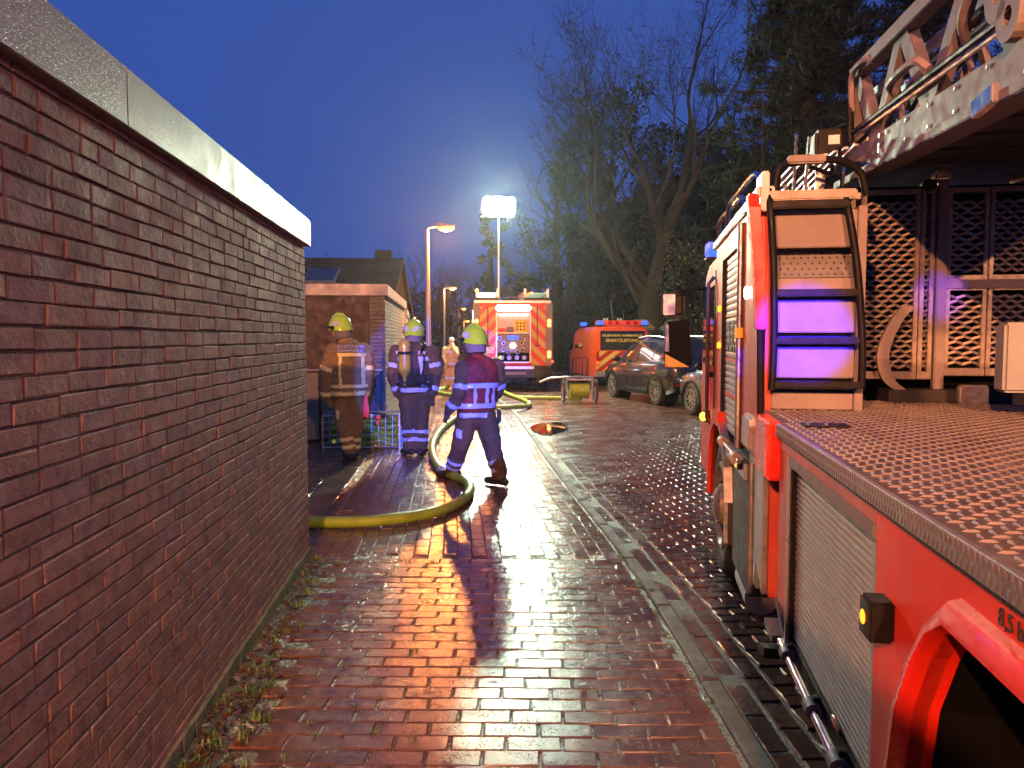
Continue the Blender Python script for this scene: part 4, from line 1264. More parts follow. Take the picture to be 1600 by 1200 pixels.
# floodlight mast
ms = tube('light_mast', MT['steel'], FE, [(-.42, .6, 2.7), (-.42, .6, 3.9), (-.42, .6, 5.45)], [.045, .035, .028], 10)
box('mast_head', MT['steel'], FE, -.92, .08, .56, .64, 5.47, 5.51)
for j in range(2):
    for i in range(4):
        x_ = -.80 + i*.255; z_ = 5.66 + j*.28
        if j == 1 and i == 0: x_ += .03
        fl = MB().lathe((x_, .62, z_), (0, -1, -.12), [(.05, -.12), (.10, -.06), (.125, .02), (.13, .05), (.001, .05)], 18).build('floodlight', MT['black'], FE, smooth=True)
        MB().ell((x_, .565, z_), .142, .05, .142, 16, 10).build('lens', MT['e_mast'], fl, smooth=True)
    tube('head_bar', MT['steel'], FE, [(-.92, .66, 5.66+j*.28), (.08, .66, 5.66+j*.28)], .02, 6)
tube('head_bar', MT['steel'], FE, [(-.42, .66, 5.47), (-.42, .66, 5.95)], .02, 6)
MB().ell((-.42, .60, 5.80), .52, .04, .30, 24, 12).build('glare_shape', MT['e_mast'], FE, smooth=True)  # glowing shape added for the lamps' flare, not a fitting
FEM = FE.matrix_basis
light('floodlight_lamp', 'SPOT', FEM @ Vector((-.42, .42, 5.80)), 5600, (.86, 1, .80), radius=.22, spot=R(128), aim=FEM @ Vector((-.42, -8, -.5)), blend=.55)
light('floodlight_lamp', 'SPOT', FEM @ Vector((-.42, .85, 5.80)), 900, (.80, 1, .70), radius=.22, spot=R(128), aim=FEM @ Vector((-.42, 9, -.5)), blend=.55)
light('floodlight_lamp', 'POINT', FEM @ Vector((-.42, .30, 5.80)), 2000, (.55, 1, .45), radius=.25)

# ---------------------------------------------------------------- command van
VN = empty('command_van', (2.86, 26.3, ROAD), R(7.5), 'orange red command van with blue roof lights and striped rear', 'van')
def ringbox(y, w0, w1, z0, z1, zb, r=.12):
    """van section: half width w0 at belt, w1 at roof"""
    return [(-w0, y, z0), (-w0, y, zb), (-w1-.03, y, z1-r*1.2), (-w1+.10, y, z1-.02), (0, y, z1+.015), (w1-.10, y, z1-.02), (w1+.03, y, z1-r*1.2), (w0, y, zb), (w0, y, z0)]
# local: x from 0 (left) to 1.9, shift by +.95
st = [(0, .93, .84, .34, 2.02, 1.2), (.08, .95, .86, .32, 2.06, 1.2), (1.5, .95, .87, .32, 2.08, 1.2), (3.3, .95, .87, .32, 2.06, 1.2), (3.75, .94, .84, .32, 1.95, 1.2), (4.3, .93, .8, .32, 1.32, 1.15), (4.8, .85, .7, .36, 1.12, 1.0)]
mb = MB(); mb.loft([[(x+.95, y, z) for x, y, z in ringbox(*s_[:3], *s_[3:])] for s_ in [(a, b, c_, d, e, f_) for a, b, c_, d, e, f_ in st]])
mb.build('body', MT['vanred'], VN, smooth=True, bevel=.0)
box('rear_window', MT['glass'], VN, .16, 1.74, -.022, -.002, 1.24, 1.90, bevel=.03)
box('rear_stripes', MT['chevV'], VN, .03, 1.87, -.014, -.001, .52, 1.21)
box('bumper', MT['steel'], VN, -.01, 1.91, -.10, .0, .33, .51, bevel=.03)
text('rear_lettering', 'FEUERWEHR HAMMINKELN', .115, MT['yprint'], VN, (.93, -.024, 1.74), (R(90), 0, 0), bold=.002)
text('rear_lettering', 'EINSATZLEITUNG', .145, MT['yprint'], VN, (.93, -.024, 1.57), (R(90), 0, 0), bold=.003)
for x_ in (.02, 1.78):
    tl = box('tail_light', MT['redlens'], VN, x_, x_+.10, -.03, -.015, .72, 1.16, bevel=.01)
    box('bulb', MT['e_brake'], tl, x_+.005, x_+.095, -.036, -.031, .76, .86)
# side windows on the left flank
for (a, b) in ((2.05, 2.75), (2.85, 3.35)):
    o = MB().loft([[(-.004, a, 1.27), (-.004, b, 1.27), (.075, b-.1, 1.86), (.075, a+.05, 1.86)], [(.012, a, 1.27), (.012, b, 1.27), (.09, b-.1, 1.86), (.09, a+.05, 1.86)]]).build('side_window', MT['glass'], VN)
box('side_sticker', MT['yellow'], VN, -.006, .01, 2.2, 2.6, 1.32, 1.45)
box('light_carrier', MT['vanred'], VN, .1, 1.8, .1, .55, 2.085, 2.26, bevel=.03)
for i in range(4):
    MB().disc((.52+i*.26+(.12 if i > 1 else 0), .099, 2.18), (0, -1, 0), 0, .065, .02, 14).build('warning_lamp', MT['redlens'], VN)
for (x_, y_) in ((.06, .05), (1.62, .05), (.06, 2.6), (1.62, 2.6)):
    bb = box('beacon', MT['black'], VN, x_, x_+.26, y_, y_+.2, 2.07, 2.105)
    MB().box(x_+.01, x_+.25, y_+.01, y_+.19, 2.106, 2.25).build('lens', MT['bluelens'], bb, bevel=.03)
for x_ in (.45, .55, .95, 1.05):
    MB().ell((x_, .6, 2.30), .04, .04, .05).build('roof_dome', MT['white'], VN, smooth=True)
tube('aerial', MT['steel'], VN, [(.85, .9, 2.08), (.78, .95, 3.0)], .008, 5)
tube('aerial', MT['steel'], VN, [(1.25, .9, 2.08), (1.23, .95, 2.55)], .008, 5)
MB().ell((-.12, 3.75, 1.3), .1, .08, .14).build('mirror', MT['black'], VN, smooth=True)
for s, x_ in ((-1, .02), (1, 1.88)):
    for y_ in (.85, 3.95):
        carwheel(VN, (x_, y_, .33), .33, .22, s, 8)

# ---------------------------------------------------------------- parked cars
def car(name, label, loc, rz, paint, Lc=4.5, Wc=1.84, Hc=1.68, wb=2.69, ro=.86, rw=.35, tail=True):
    c = empty(name, loc, rz, label, 'car')
    hw = Wc/2
    belt = 1.02*Hc/1.68; 
    # stations: y, half width, z bottom, z top of lower body
    S = [(0, .72, .50, .95), (.06, .83, .40, 1.06), (.35, .90, .30, 1.10), (.9, .92, .24, 1.09), (2.0, .92, .22, 1.04), (3.0, .92, .22, 1.0), (3.35, .915, .23, .99), (3.9, .89, .27, .93), (4.25, .82, .33, .84), (4.43, .72, .40, .72), (4.5, .60, .46, .62)]
    k = Lc/4.5; kw = hw/.92; kz = Hc/1.68
    rings = []
    for y, w, zb, zt in S:
        y *= k; w *= kw; zb *= kz; zt *= kz
        zm = zb+(zt-zb)*.55
        rings.append([(-w*.90, y, zb), (-w*.985, y, zb+.10*(zt-zb)), (-w, y, zm), (-w*.985, y, zt-.10*kz), (-w*.93, y, zt-.02), (-w*.6, y, zt+.03*kz), (0, y, zt+.045*kz),
                      (w*.6, y, zt+.03*kz), (w*.93, y, zt-.02), (w*.985, y, zt-.10*kz), (w, y, zm), (w*.985, y, zb+.10*(zt-zb)), (w*.90, y, zb)])
    body = MB().loft(rings).build('body', paint, c, smooth=True)
    cut = MB()
    for y in (ro, ro+wb):
        cut.tube([(-hw-.3, y, rw*.98), (hw+.3, y, rw*.98)], rw*1.13, 28)
    co = cut.build('cutter', None)
    bo = body.modifiers.new('arch', 'BOOLEAN'); bo.object = co; bo.solver = 'EXACT'; bo.operation = 'DIFFERENCE'
    bpy.context.view_layer.update()
    dg = bpy.context.evaluated_depsgraph_get()
    me = bpy.data.meshes.new_from_object(body.evaluated_get(dg))
    body.modifiers.clear(); body.data = me
    me.materials.clear(); me.materials.append(paint)
    me.set_sharp_from_angle(angle=R(38))
    bpy.data.objects.remove(co)
    # greenhouse
    zt = Hc
    zb = 1.0*kz
    G = [(.10, .80, 1.06, .80), (.28, .82, 1.28, .77), (.55, .83, 1.55, .68), (.95, .84, 1.64, .64), (1.6, .84, 1.68, .63), (2.3, .84, 1.655, .63), (2.75, .84, 1.55, .64), (3.1, .83, 1.34, .69), (3.55, .80, 1.0, .76)]
    rings = []
    for y, w, z, wr in G:
        y *= k; w *= kw; z *= kz; wr *= kw
        rings.append([(-w, y, zb*.97), (-(w*.4+wr*.6), y, zb*.97+(z-zb*.97)*.62), (-wr, y, max(z-.05, zb*.975)), (-wr*.7, y, max(z, zb*.98)), (0, y, max(z+.02, zb*.985)), (wr*.7, y, max(z, zb*.98)), (wr, y, max(z-.05, zb*.975)), ((w*.4+wr*.6), y, zb*.97+(z-zb*.97)*.62), (w, y, zb*.97)])
    MB().loft(rings).build('cabin', paint, c, smooth=True)
    # windows as curved panels just proud of the cabin sides
    def sx(y, z):
        # half width of the cabin at (y, z)
        y /= k; z2 = z/kz
        yy = [g_[0] for g_ in G]
        w = np.interp(y, yy, [g_[1] for g_ in G]); wr = np.interp(y, yy, [g_[3] for g_ in G]); zz = np.interp(y, yy, [g_[2] for g_ in G])
        t = min(1, max(0, (z2-.97)/max(zz-.05-.97, .05)))
        a = w*.4+wr*.6
        return float((w + (a-w)*t/.65 if t < .65 else a + (wr-a)*(t-.65)/.35))*kw
    for sgn in (-1, 1):
        for (y0, y1, ya, yb, zl, zh) in ((.52, 1.18, .78, 1.18, 1.13, 1.50), (1.24, 2.06, 1.24, 2.06, 1.08, 1.55), (2.12, 3.12, 2.12, 2.58, 1.05, 1.53)):
            rows = []
            for i in range(5):
                t = i/4
                z = (zl+(zh-zl)*t)*kz
                a = (y0+(ya-y0)*t)*k; b = (y1+(yb-y1)*t)*k
                rows.append([(sgn*(sx(a+(b-a)*j/4, z)+.012), a+(b-a)*j/4, z) for j in range(5)])
            mb = MB()
            mb.add([p for r_ in rows for p in r_], [(i*5+j, i*5+j+1, (i+1)*5+j+1, (i+1)*5+j) for i in range(4) for j in range(4)])
            mb.build('side_window', MT['glass'], c, smooth=True)
        # sill strip, handles, mirror, arch trims
        MB().bar((sgn*hw*.985, (ro+rw*1.2), .30*kz), (sgn*hw*.985, ro+wb-rw*1.2, .30*kz), .06, .10).build('sill', MT['black'], c, bevel=.01)
        for y_ in (1.32*k, 2.25*k):
            MB().bar((sgn*(hw+.008), y_, .93*kz), (sgn*(hw+.008), y_+.2, .93*kz), .02, .025).build('door_handle', MT['chrome'], c, bevel=.004)
        MB().ell((sgn*(hw+.10), 2.95*k, 1.10*kz), .11, .07, .075).build('mirror', MT['black'], c, smooth=True)
        tube('roof_bar', MT['steel'], c, spline([(sgn*.66*kw, .75*k, 1.60*kz), (sgn*.645*kw, .95*k, 1.675*kz), (sgn*.62*kw, 1.8*k, 1.71*kz), (sgn*.63*kw, 2.4*k, 1.66*kz)], 4), .014, 6)
        for y_ in (ro, ro+wb):
            mb = MB(); rg = []
            for i in range(17):
                a = math.pi*(-.05+1.1*i/16)
                rg.append([(sgn*(hw*.955), y_+math.cos(a)*rw*1.12, rw*.98+math.sin(a)*rw*1.12), (sgn*(hw+.006), y_+math.cos(a)*rw*1.12, rw*.98+math.sin(a)*rw*1.12), (sgn*(hw+.002), y_+math.cos(a)*rw*1.24, rw*.98+math.sin(a)*rw*1.24), (sgn*(hw*.955), y_+math.cos(a)*rw*1.24, rw*.98+math.sin(a)*rw*1.24)])
            mb.loft(rg).build('arch_trim', MT['black'], c, smooth=True)
            MB().tube([(sgn*hw*.5, y_, rw), (sgn*hw*.86, y_, rw)], rw*1.1, 20).build('arch_liner', MT['dark'], c)
            carwheel(c, (sgn*hw*.985, y_, rw), rw, .22, sgn)
        tl = MB().ell((sgn*.70*kw, .09*k, 1.0*kz), .16, .10, .085).build('tail_light', MT['redlens'], c, smooth=True)
        MB().ell((sgn*.72*kw, 4.22*k, .70*kz), .12, .16, .07).build('headlight', MT['glass'], c, smooth=True)
        MB().box(min(sgn*.45, sgn*.78)*kw, max(sgn*.45, sgn*.78)*kw, -.01, .03, .52*kz, .57*kz).build('rear_reflector', MT['redlens'], c, bevel=.006)
    MB().add([(-.60*kw, .165*k, 1.16*kz), (.60*kw, .165*k, 1.16*kz), (.55*kw, .50*k, 1.535*kz), (-.55*kw, .50*k, 1.535*kz)], [(0,1,2,3)]).build('rear_window', MT['glass'], c)
    MB().add([(-.68*kw, 3.50*k, 1.06*kz), (.68*kw, 3.50*k, 1.06*kz), (.58*kw, 2.80*k, 1.545*kz), (-.58*kw, 2.80*k, 1.545*kz)], [(0,1,2,3)]).build('windscreen', MT['glass'], c)
    box('rear_bumper', MT['black'], c, -.78*kw, .78*kw, -.03, .06, .34*kz, .48*kz, bevel=.02)
    box('number_plate', MT['plate'], c, -.26, .26, -.012, .0, .78*kz, .89*kz)
    return c
def place_by_wheels(rear, heading, ro, hw):
    """origin (rear centre at ground) from the ground point of the left rear wheel"""
    a = heading
    f = Vector((-math.sin(a), math.cos(a))); r_ = Vector((math.cos(a), math.sin(a)))
    p = Vector(rear) - f*ro + r_*hw
    return (p.x, p.y, ROAD)
car('dark_suv', 'dark grey parked car with roof bars behind the hose cart', place_by_wheels((3.52, 18.85), R(15.5), .86, .9), R(15.5), MT['suv'])
car('grey_car', 'mid grey parked car half hidden by the ladder truck', place_by_wheels((4.52, 13.95), R(14.5), .84, .88), R(14.5), MT['silver'], Lc=4.4, Wc=1.8, Hc=1.63, wb=2.65, ro=.84, rw=.34)

# ---------------------------------------------------------------- hose cart
HC = empty('hose_cart', (1.74, 19.75, ROAD), R(4), 'two wheeled hose reel cart with a yellow hose drum', 'cart')
for s in (-1, 1):
    x_ = s*.42
    wv = MB().disc((x_-s*.02, 0, .30), (s, 0, 0), .255, .30, .045, 28).build('wheel', MT['blackrub'], HC, smooth=True)
    MB().disc((x_-s*.01, 0, .30), (s, 0, 0), .235, .258, .03, 28).build('rim', MT['rim'], wv)
    mb = MB()
    for k in range(12):
        a = 2*math.pi*k/12
        mb.tube([(x_, 0, .30), (x_, math.cos(a)*.24, .30+math.sin(a)*.24)], .004, 4)
    mb.disc((x_-s*.03, 0, .30), (s, 0, 0), 0, .035, .06, 10)
    mb.build('spokes', MT['rim'], wv)
    tube('frame_leg', MT['steel'], HC, spline([(s*.30, -.1, .06), (s*.32, -.06, .35), (s*.34, -.05, .62), (s*.30, -.05, .68)], 4), .022, 8)
    tube('frame_leg', MT['steel'], HC, [(s*.30, .45, .25), (s*.34, -.05, .62)], .02, 8)
tube('axle', MT['steel'], HC, [(-.42, 0, .30), (.42, 0, .30)], .02, 8)
tube('frame_rail', MT['steel'], HC, [(-.36, -.06, .66), (.36, -.06, .66)], .022, 8)
tube('frame_rail', MT['steel'], HC, [(-.36, -.06, .60), (.36, -.06, .60)], .018, 8)
box('tray', MT['steel'], HC, -.3, .3, -.1, .35, .575, .60)
for x_ in (-.18, -.10, .07, .17):
    tube('basket_bar', MT['black'], HC, [(x_, -.04, .6), (x_, -.04, 1.13)], .010, 6)
tube('basket_bar', MT['black'], HC, spline([(-.2, -.04, .62), (-.2, -.04, 1.08), (-.15, -.04, 1.15), (.16, -.04, 1.15), (.21, -.04, 1.08), (.21, -.04, .62)], 4), .011, 6)
box('toolbox', MT['black'], HC, -.14, .08, -.02, .2, .605, .70, bevel=.015)
pr_ = []
for i in range(12):
    t = i/11
    r0 = .205 if i % 2 == 0 else .195
    pr_.append((r0, -.24+.48*t))
MB().lathe((0, .05, .30), (1, 0, 0), [(.05, -.24)] + pr_ + [(.05, .24)], 28).build('hose_drum', MT['hose'], HC, smooth=True)
# raised flap of a trailer drawbar beside it
tube('drawbar', MT['steel'], HC, [(-.38, -.05, .66), (-.75, .2, .62), (-1.0, .35, .50)], .025, 8)

# ---------------------------------------------------------------- hoses
def hose(name, label, pts, r, n=10):
    sp_ = spline(pts, n)
    o = MB().tube(sp_, [r*(1+.05*mnoise.noise((p.x*3, p.y*3, 1))+.03*mnoise.noise((p.x*11, p.y*11, 4))) for p in sp_], 14).build(name, MT['hose'], smooth=True)
    k = int(len(sp_)*.62)
    d_ = (sp_[k+1]-sp_[k]).normalized()
    cp_ = MB().lathe(sp_[k]-d_*.07, d_, [(r*1.05, 0), (r*1.22, .01), (r*1.22, .05), (r*1.4, .055), (r*1.4, .085), (r*1.22, .09), (r*1.22, .13), (r*1.05, .14)], 14).build('coupling', MT['steel'], o, smooth=True)
    return tag(o, label, 'hose')
hz = .052
hose('fire_hose', 'thick yellow hose looping round the walking firefighter to the garage corner',
     [(-2.6, 6.62, hz), (-1.95, 6.44, hz), (-1.42, 6.38, hz), (-1.08, 6.46, hz), (-.80, 6.64, hz), (-.57, 6.96, hz), (-.45, 7.38, hz), (-.43, 7.82, hz), (-.52, 8.28, hz), (-.66, 8.56, hz), (-.82, 8.92, hz),
      (-1.02, 9.9, hz), (-1.16, 11.2, hz), (-1.20, 12.8, hz), (-1.12, 14.4, hz), (-.95, 16.2, hz), (-.72, 18, hz)], .05)
hose('fire_hose', 'yellow hose dropping from the pump bay and looping on the pavement',
     [(-.36, 23.72, 1.02), (-.37, 23.35, .85), (-.36, 23.2, .40), (-.30, 22.9, .06), (-.05, 21.6, 0.0), (.34, 19.7, -.01), (.42, 18.3, 0), (.12, 17.35, .04), (-.30, 17.2, .05), (-.75, 17.6, .05)], .05)
hose('fire_hose', 'yellow hose lying across the road to the hose cart', [(.1, 20.9, -.01), (.6, 20.7, -.01), (1.2, 20.6, -.01), (1.6, 20.45, -.01), (1.8, 20.1, .0)], .045)
hose('fire_hose', 'yellow hose bent sharply beside the far firefighter', [(-.95, 19.2, .05), (-1.5, 20.6, .05), (-2.05, 21.8, .05), (-2.28, 22.7, .05), (-2.1, 23.6, .06), (-1.85, 24.4, .2), (-1.62, 24.6, .45)], .05)

# ---------------------------------------------------------------- wire cage of hoses by the firefighters
CG = empty('hose_cage', (-2.17, 11.05, 0), R(4), 'wire cage full of folded yellow green hoses on the forecourt', 'crate')
def wire(name, pts, r=.006): return tube(name, MT['steel'], CG, pts, r, 5)
x0, x1, y0_, y1_, zc = -.56, .54, 0, .55, .48
for z_ in (.02, zc):
    wire('frame_wire', [(x0, y0_, z_), (x1, y0_, z_), (x1, y1_, z_), (x0, y1_, z_), (x0, y0_, z_)], .012)
for (a, b) in ((x0, y0_), (x1, y0_), (x0, y1_), (x1, y1_)):
    wire('frame_wire', [(a, b, 0), (a, b, zc+.02)], .014)
for i in range(1, 11):
    wire('cage_wire', [(x0+(x1-x0)*i/11, y0_, .02), (x0+(x1-x0)*i/11, y0_, zc)])
for i in range(1, 5):
    wire('cage_wire', [(x0, y0_, zc*i/5), (x1, y0_, zc*i/5)])
    wire('cage_wire', [(x1, y0_+(y1_)*i/5, .02), (x1, y0_+y1_*i/5, zc)])
    wire('cage_wire', [(x1, y0_, zc*i/5), (x1, y1_, zc*i/5)])
random.seed(5)
for j in range(5):
    pts = []
    zz = .06 + j*.078
    for i in range(9):
        pts.append((-.48+.96*i/8, .09 + rnd(.03) + (.06*j if j < 3 else .1), zz + .03*math.sin(i*1.3+j)))
    MB().tube(spline(pts, 4), .042, 8).build('folded_hose', MT['hose'], CG, smooth=True)
    pts = [(p[0], p[1]+.2, p[2]+.01) for p in pts]
    MB().tube(spline(pts, 4), .042, 8).build('folded_hose', MT['hose'], CG, smooth=True)
for i, (x_, z_, m_) in enumerate(((.02, .44, 'bluelens'), (.12, .46, 'white'), (.22, .44, 'rprint'), (.30, .47, 'black'), (.2, .36, 'rprint'), (.38, .45, 'chrome'), (-.42, .1, 'chrome'), (-.2, .2, 'chrome'))):
    MB().lathe((x_, .03, z_), (.3, -1, .2), [(.035, 0), (.04, .03), (.03, .05), (.03, .09), (.001, .09)], 10).build('coupling', MT[m_] if m_ != 'bluelens' else MT['glass'], CG, smooth=True)
# ---------------------------------------------------------------- people
def seg_t(p, a, b):
    ab = b-a
    t = max(0, min(1, (p-a).dot(ab)/ab.length_squared))
    return t, (p-(a+ab*t)).length

class Figure:
    """limbs are chains of (point, radius); everything is fused by a voxel remesh into one skin"""
    def __init__(self, name, loc, rz, label, cat='person', voxel=.014):
        self.root = empty(name, loc, rz, label, cat)
        self.mb = MB(); self.limbs = {}; self.voxel = voxel; self.ellr = []
    def limb(self, name, pts, n=14):
        P_ = [Vector(p[0]) for p in pts]; r_ = [p[1] for p in pts]
        # extra rings for a smooth taper, rounded ends
        path = []; rad = []
        for i in range(len(P_)-1):
            for k in range(4):
                t = k/4
                path.append(P_[i].lerp(P_[i+1], t)); rad.append(r_[i]*(1-t)+r_[i+1]*t)
        path.append(P_[-1]); rad.append(r_[-1])
        self.mb.tube(path, rad, n)
        self.mb.ell(P_[0], r_[0], r_[0], r_[0], 12, 8); self.mb.ell(P_[-1], r_[-1], r_[-1], r_[-1], 12, 8)
        self.limbs[name] = (P_, r_)
    def trunk(self, rings, yaw=0, name='torso', n=20):
        """rings: (centre, half width, half depth), yaw turns the section about z"""
        out = []
        for c, a, b in rings:
            c = Vector(c); rg = []
            for k in range(n):
                t = 2*math.pi*k/n
                ct, st_ = math.cos(t), math.sin(t)
                e = .82
                x = a*math.copysign(abs(ct)**e, ct); y = b*math.copysign(abs(st_)**e, st_)
                rg.append(c + Vector((x*math.cos(yaw)-y*math.sin(yaw), x*math.sin(yaw)+y*math.cos(yaw), 0)))
            out.append(rg)
        self.mb.loft(out)
        self.limbs[name] = ([Vector(c) for c, a, b in rings], [(a+b)/2 for c, a, b in rings])
    def blob(self, c, rx, ry, rz, M_=None, name=None):
        self.mb.ell(c, rx, ry, rz, 14, 9, M_)
    def near(self, p):
        best = (9, None, 0)
        for nm, (P_, r_) in self.limbs.items():
            s = 0
            for i in range(len(P_)-1):
                t, d = seg_t(p, P_[i], P_[i+1])
                L = (P_[i+1]-P_[i]).length
                rr = r_[i]*(1-t)+r_[i+1]*t
                q = d/rr
                if q < best[0]: best = (q, nm, s+t*L)
                s += L
        return best[1], best[2]
    def finish(self, mats, region, bands, smooth=5):
        me = self.mb.mesh('tmp')
        t = link('tmp', me)
        rm = t.modifiers.new('r', 'REMESH'); rm.mode = 'VOXEL'; rm.voxel_size = self.voxel
        sm = t.modifiers.new('s', 'SMOOTH'); sm.iterations = smooth; sm.factor = .5
        bpy.context.view_layer.update()
        dg = bpy.context.evaluated_depsgraph_get()
        out = bpy.data.meshes.new_from_object(t.evaluated_get(dg))
        bpy.data.objects.remove(t)
        out.name = 'body'
        # cloth folds
        co = np.empty(len(out.vertices)*3); out.vertices.foreach_get('co', co)
        no = np.empty(len(out.vertices)*3); out.vertices.foreach_get('normal', no)
        co = co.reshape(-1, 3); no = no.reshape(-1, 3)
        for i in range(len(co)):
            x, y, z = co[i]
            co[i] += no[i]*(.013*mnoise.noise((x*7, y*7, z*6+3)) + .011*mnoise.noise((x*6+z*5, y*9, z*17)) + .006*mnoise.noise((x*24, y*24, z*20)))
        out.vertices.foreach_set('co', co.ravel())
        out.materials.clear()
        for m_ in mats: out.materials.append(m_)
        groups = {}
        idx = []
        for f in out.polygons:
            c = f.center
            nm, s = self.near(c)
            idx.append(region(nm, s, c))
            b = bands(nm, s, c, f.normal)
            if b: groups.setdefault(b, []).append(f.index)
        out.polygons.foreach_set('material_index', idx)
        out.polygons.foreach_set('use_smooth', [True]*len(out.polygons))
        out.update()
        body = link('body', out, self.root)
        for (bn, bm_), fl in groups.items():
            vmap = {}; vs_ = []; fs_ = []
            for fi in fl:
                ids = []
                for v in out.polygons[fi].vertices:
                    if v not in vmap:
                        vmap[v] = len(vs_); vs_.append(out.vertices[v].co + out.vertices[v].normal*.006)
                    ids.append(vmap[v])
                fs_.append(ids)
            o = MB().add(vs_, fs_).build('reflective_band', MT[bm_], self.root, smooth=True, fix=False)
        return body

def helmet(fig, c, yaw, pitch=0, roll=0, rear=False):
    """jet style helmet; +y local is the face direction"""
    Mr = Euler((pitch, roll, yaw)).to_matrix()
    h_ = empty('helmet'); h_.parent = fig.root; h_.location = c
    h_.rotation_euler = (pitch, roll, yaw)
    n = 20; rings = []
    for i in range(10):
        a = math.pi/2*i/9
        rr = math.cos(a*.985); zz = math.sin(a)
        rg = []
        for k in range(n):
            b = 2*math.pi*k/n
            x = .135*math.cos(b)*rr; y = (.165 if math.sin(b) < 0 else .15)*math.sin(b)*rr
            z = -.015 + .165*zz
            if i == 0:
                z = -.03 - .055*max(0, -math.sin(b)) - .03*abs(math.cos(b)) + .03*max(0, math.sin(b))
                x *= 1.03; y *= 1.04
            rg.append((x, y, z))
        rings.append(rg)
    MB().loft(rings).build('shell', MT['helmet'], h_, smooth=True)
    # crest ridge, visor rim, reflective patches, ear knobs
    MB().tube([(0, -.13, .075), (0, -.08, .135), (0, 0, .158), (0, .08, .135)], [.012, .02, .022, .014], 8).build('crest', MT['helmet'], h_, smooth=True)
    MB().tube([(.13, .02, -.02), (.10, .12, .01), (0, .165, .02), (-.10, .12, .01), (-.13, .02, -.02)], .014, 6).build('visor_rim', MT['black'], h_, smooth=True)
    for s in (-1, 1):
        MB().add([(s*.139, -.075, -.015), (s*.139, .01, .005), (s*.132, .03, .055), (s*.125, -.06, .055)], [(0,1,2,3)] if s > 0 else [(3,2,1,0)]).build('reflective_patch', MT['band'], h_, fix=False)
        if rear: MB().add([(s*.02, -.172, -.03), (s*.085, -.150, -.03), (s*.105, -.125, .03), (s*.06, -.150, .04)], [(0,1,2,3)] if s > 0 else [(3,2,1,0)]).build('reflective_patch', MT['band'], h_, fix=False)
        MB().disc((s*.135, .03, -.02), (s, 0, 0), 0, .028, .02, 12).build('knob', MT['black'], h_)
    # neck cloth
    MB().loft([[(.125*math.cos(b), .0+.13*math.sin(b)-.02, -.02) for b in [2*math.pi*k/14 for k in range(14)]], [(.105*math.cos(b), .115*math.sin(b)-.03, -.17) for b in [2*math.pi*k/14 for k in range(14)]]], caps=False).build('neck_cloth', MT['hood'], h_, smooth=True)
    return h_

def hand(fig, wrist, d, palm, r=.05):
    """glove: palm plus four bent fingers and a thumb, pointing along d, palm side towards palm"""
    w = Vector(wrist); d = Vector(d).normalized(); pn = Vector(palm).normalized()
    s = d.cross(pn).normalized()
    pm = w + d*.055
    M_ = Matrix((s, d, pn)).transposed()
    fig.mb.ell(pm, .046, .06, .026, 12, 8, M_)
    for k, L in enumerate((.07, .08, .075, .06)):
        b = w + d*.10 + s*(-.033+.022*k)
        fig.mb.tube([b - d*.02, b + d*L*.5 + pn*.008, b + d*L*.85 + pn*.032, b + d*L*.85 + pn*.05], [.0125, .0125, .0115, .009], 8)
    b = w + d*.035 - s*.04
    fig.mb.tube([b, b + d*.04 - s*.03 + pn*.01, b + d*.07 - s*.03 + pn*.03], [.0145, .0135, .011], 8)

def foot(fig, ankle, d, L=.27):
    a = Vector(ankle); d = Vector((d[0], d[1], 0)).normalized()
    toe = a + d*(L*.66); heel = a - d*(L*.30)
    z = lambda p, h_: Vector((p.x, p.y, h_))
    fig.limb('boot%d' % len(fig.limbs), [(z(heel, a.z-.055), .048), (z(a, a.z-.05), .055), (z(toe, a.z-.062), .044)], 12)
    fig.limb('shaft%d' % len(fig.limbs), [(a + Vector((0, 0, .12)), .072), (a + Vector((0, 0, -.02)), .06)], 12)

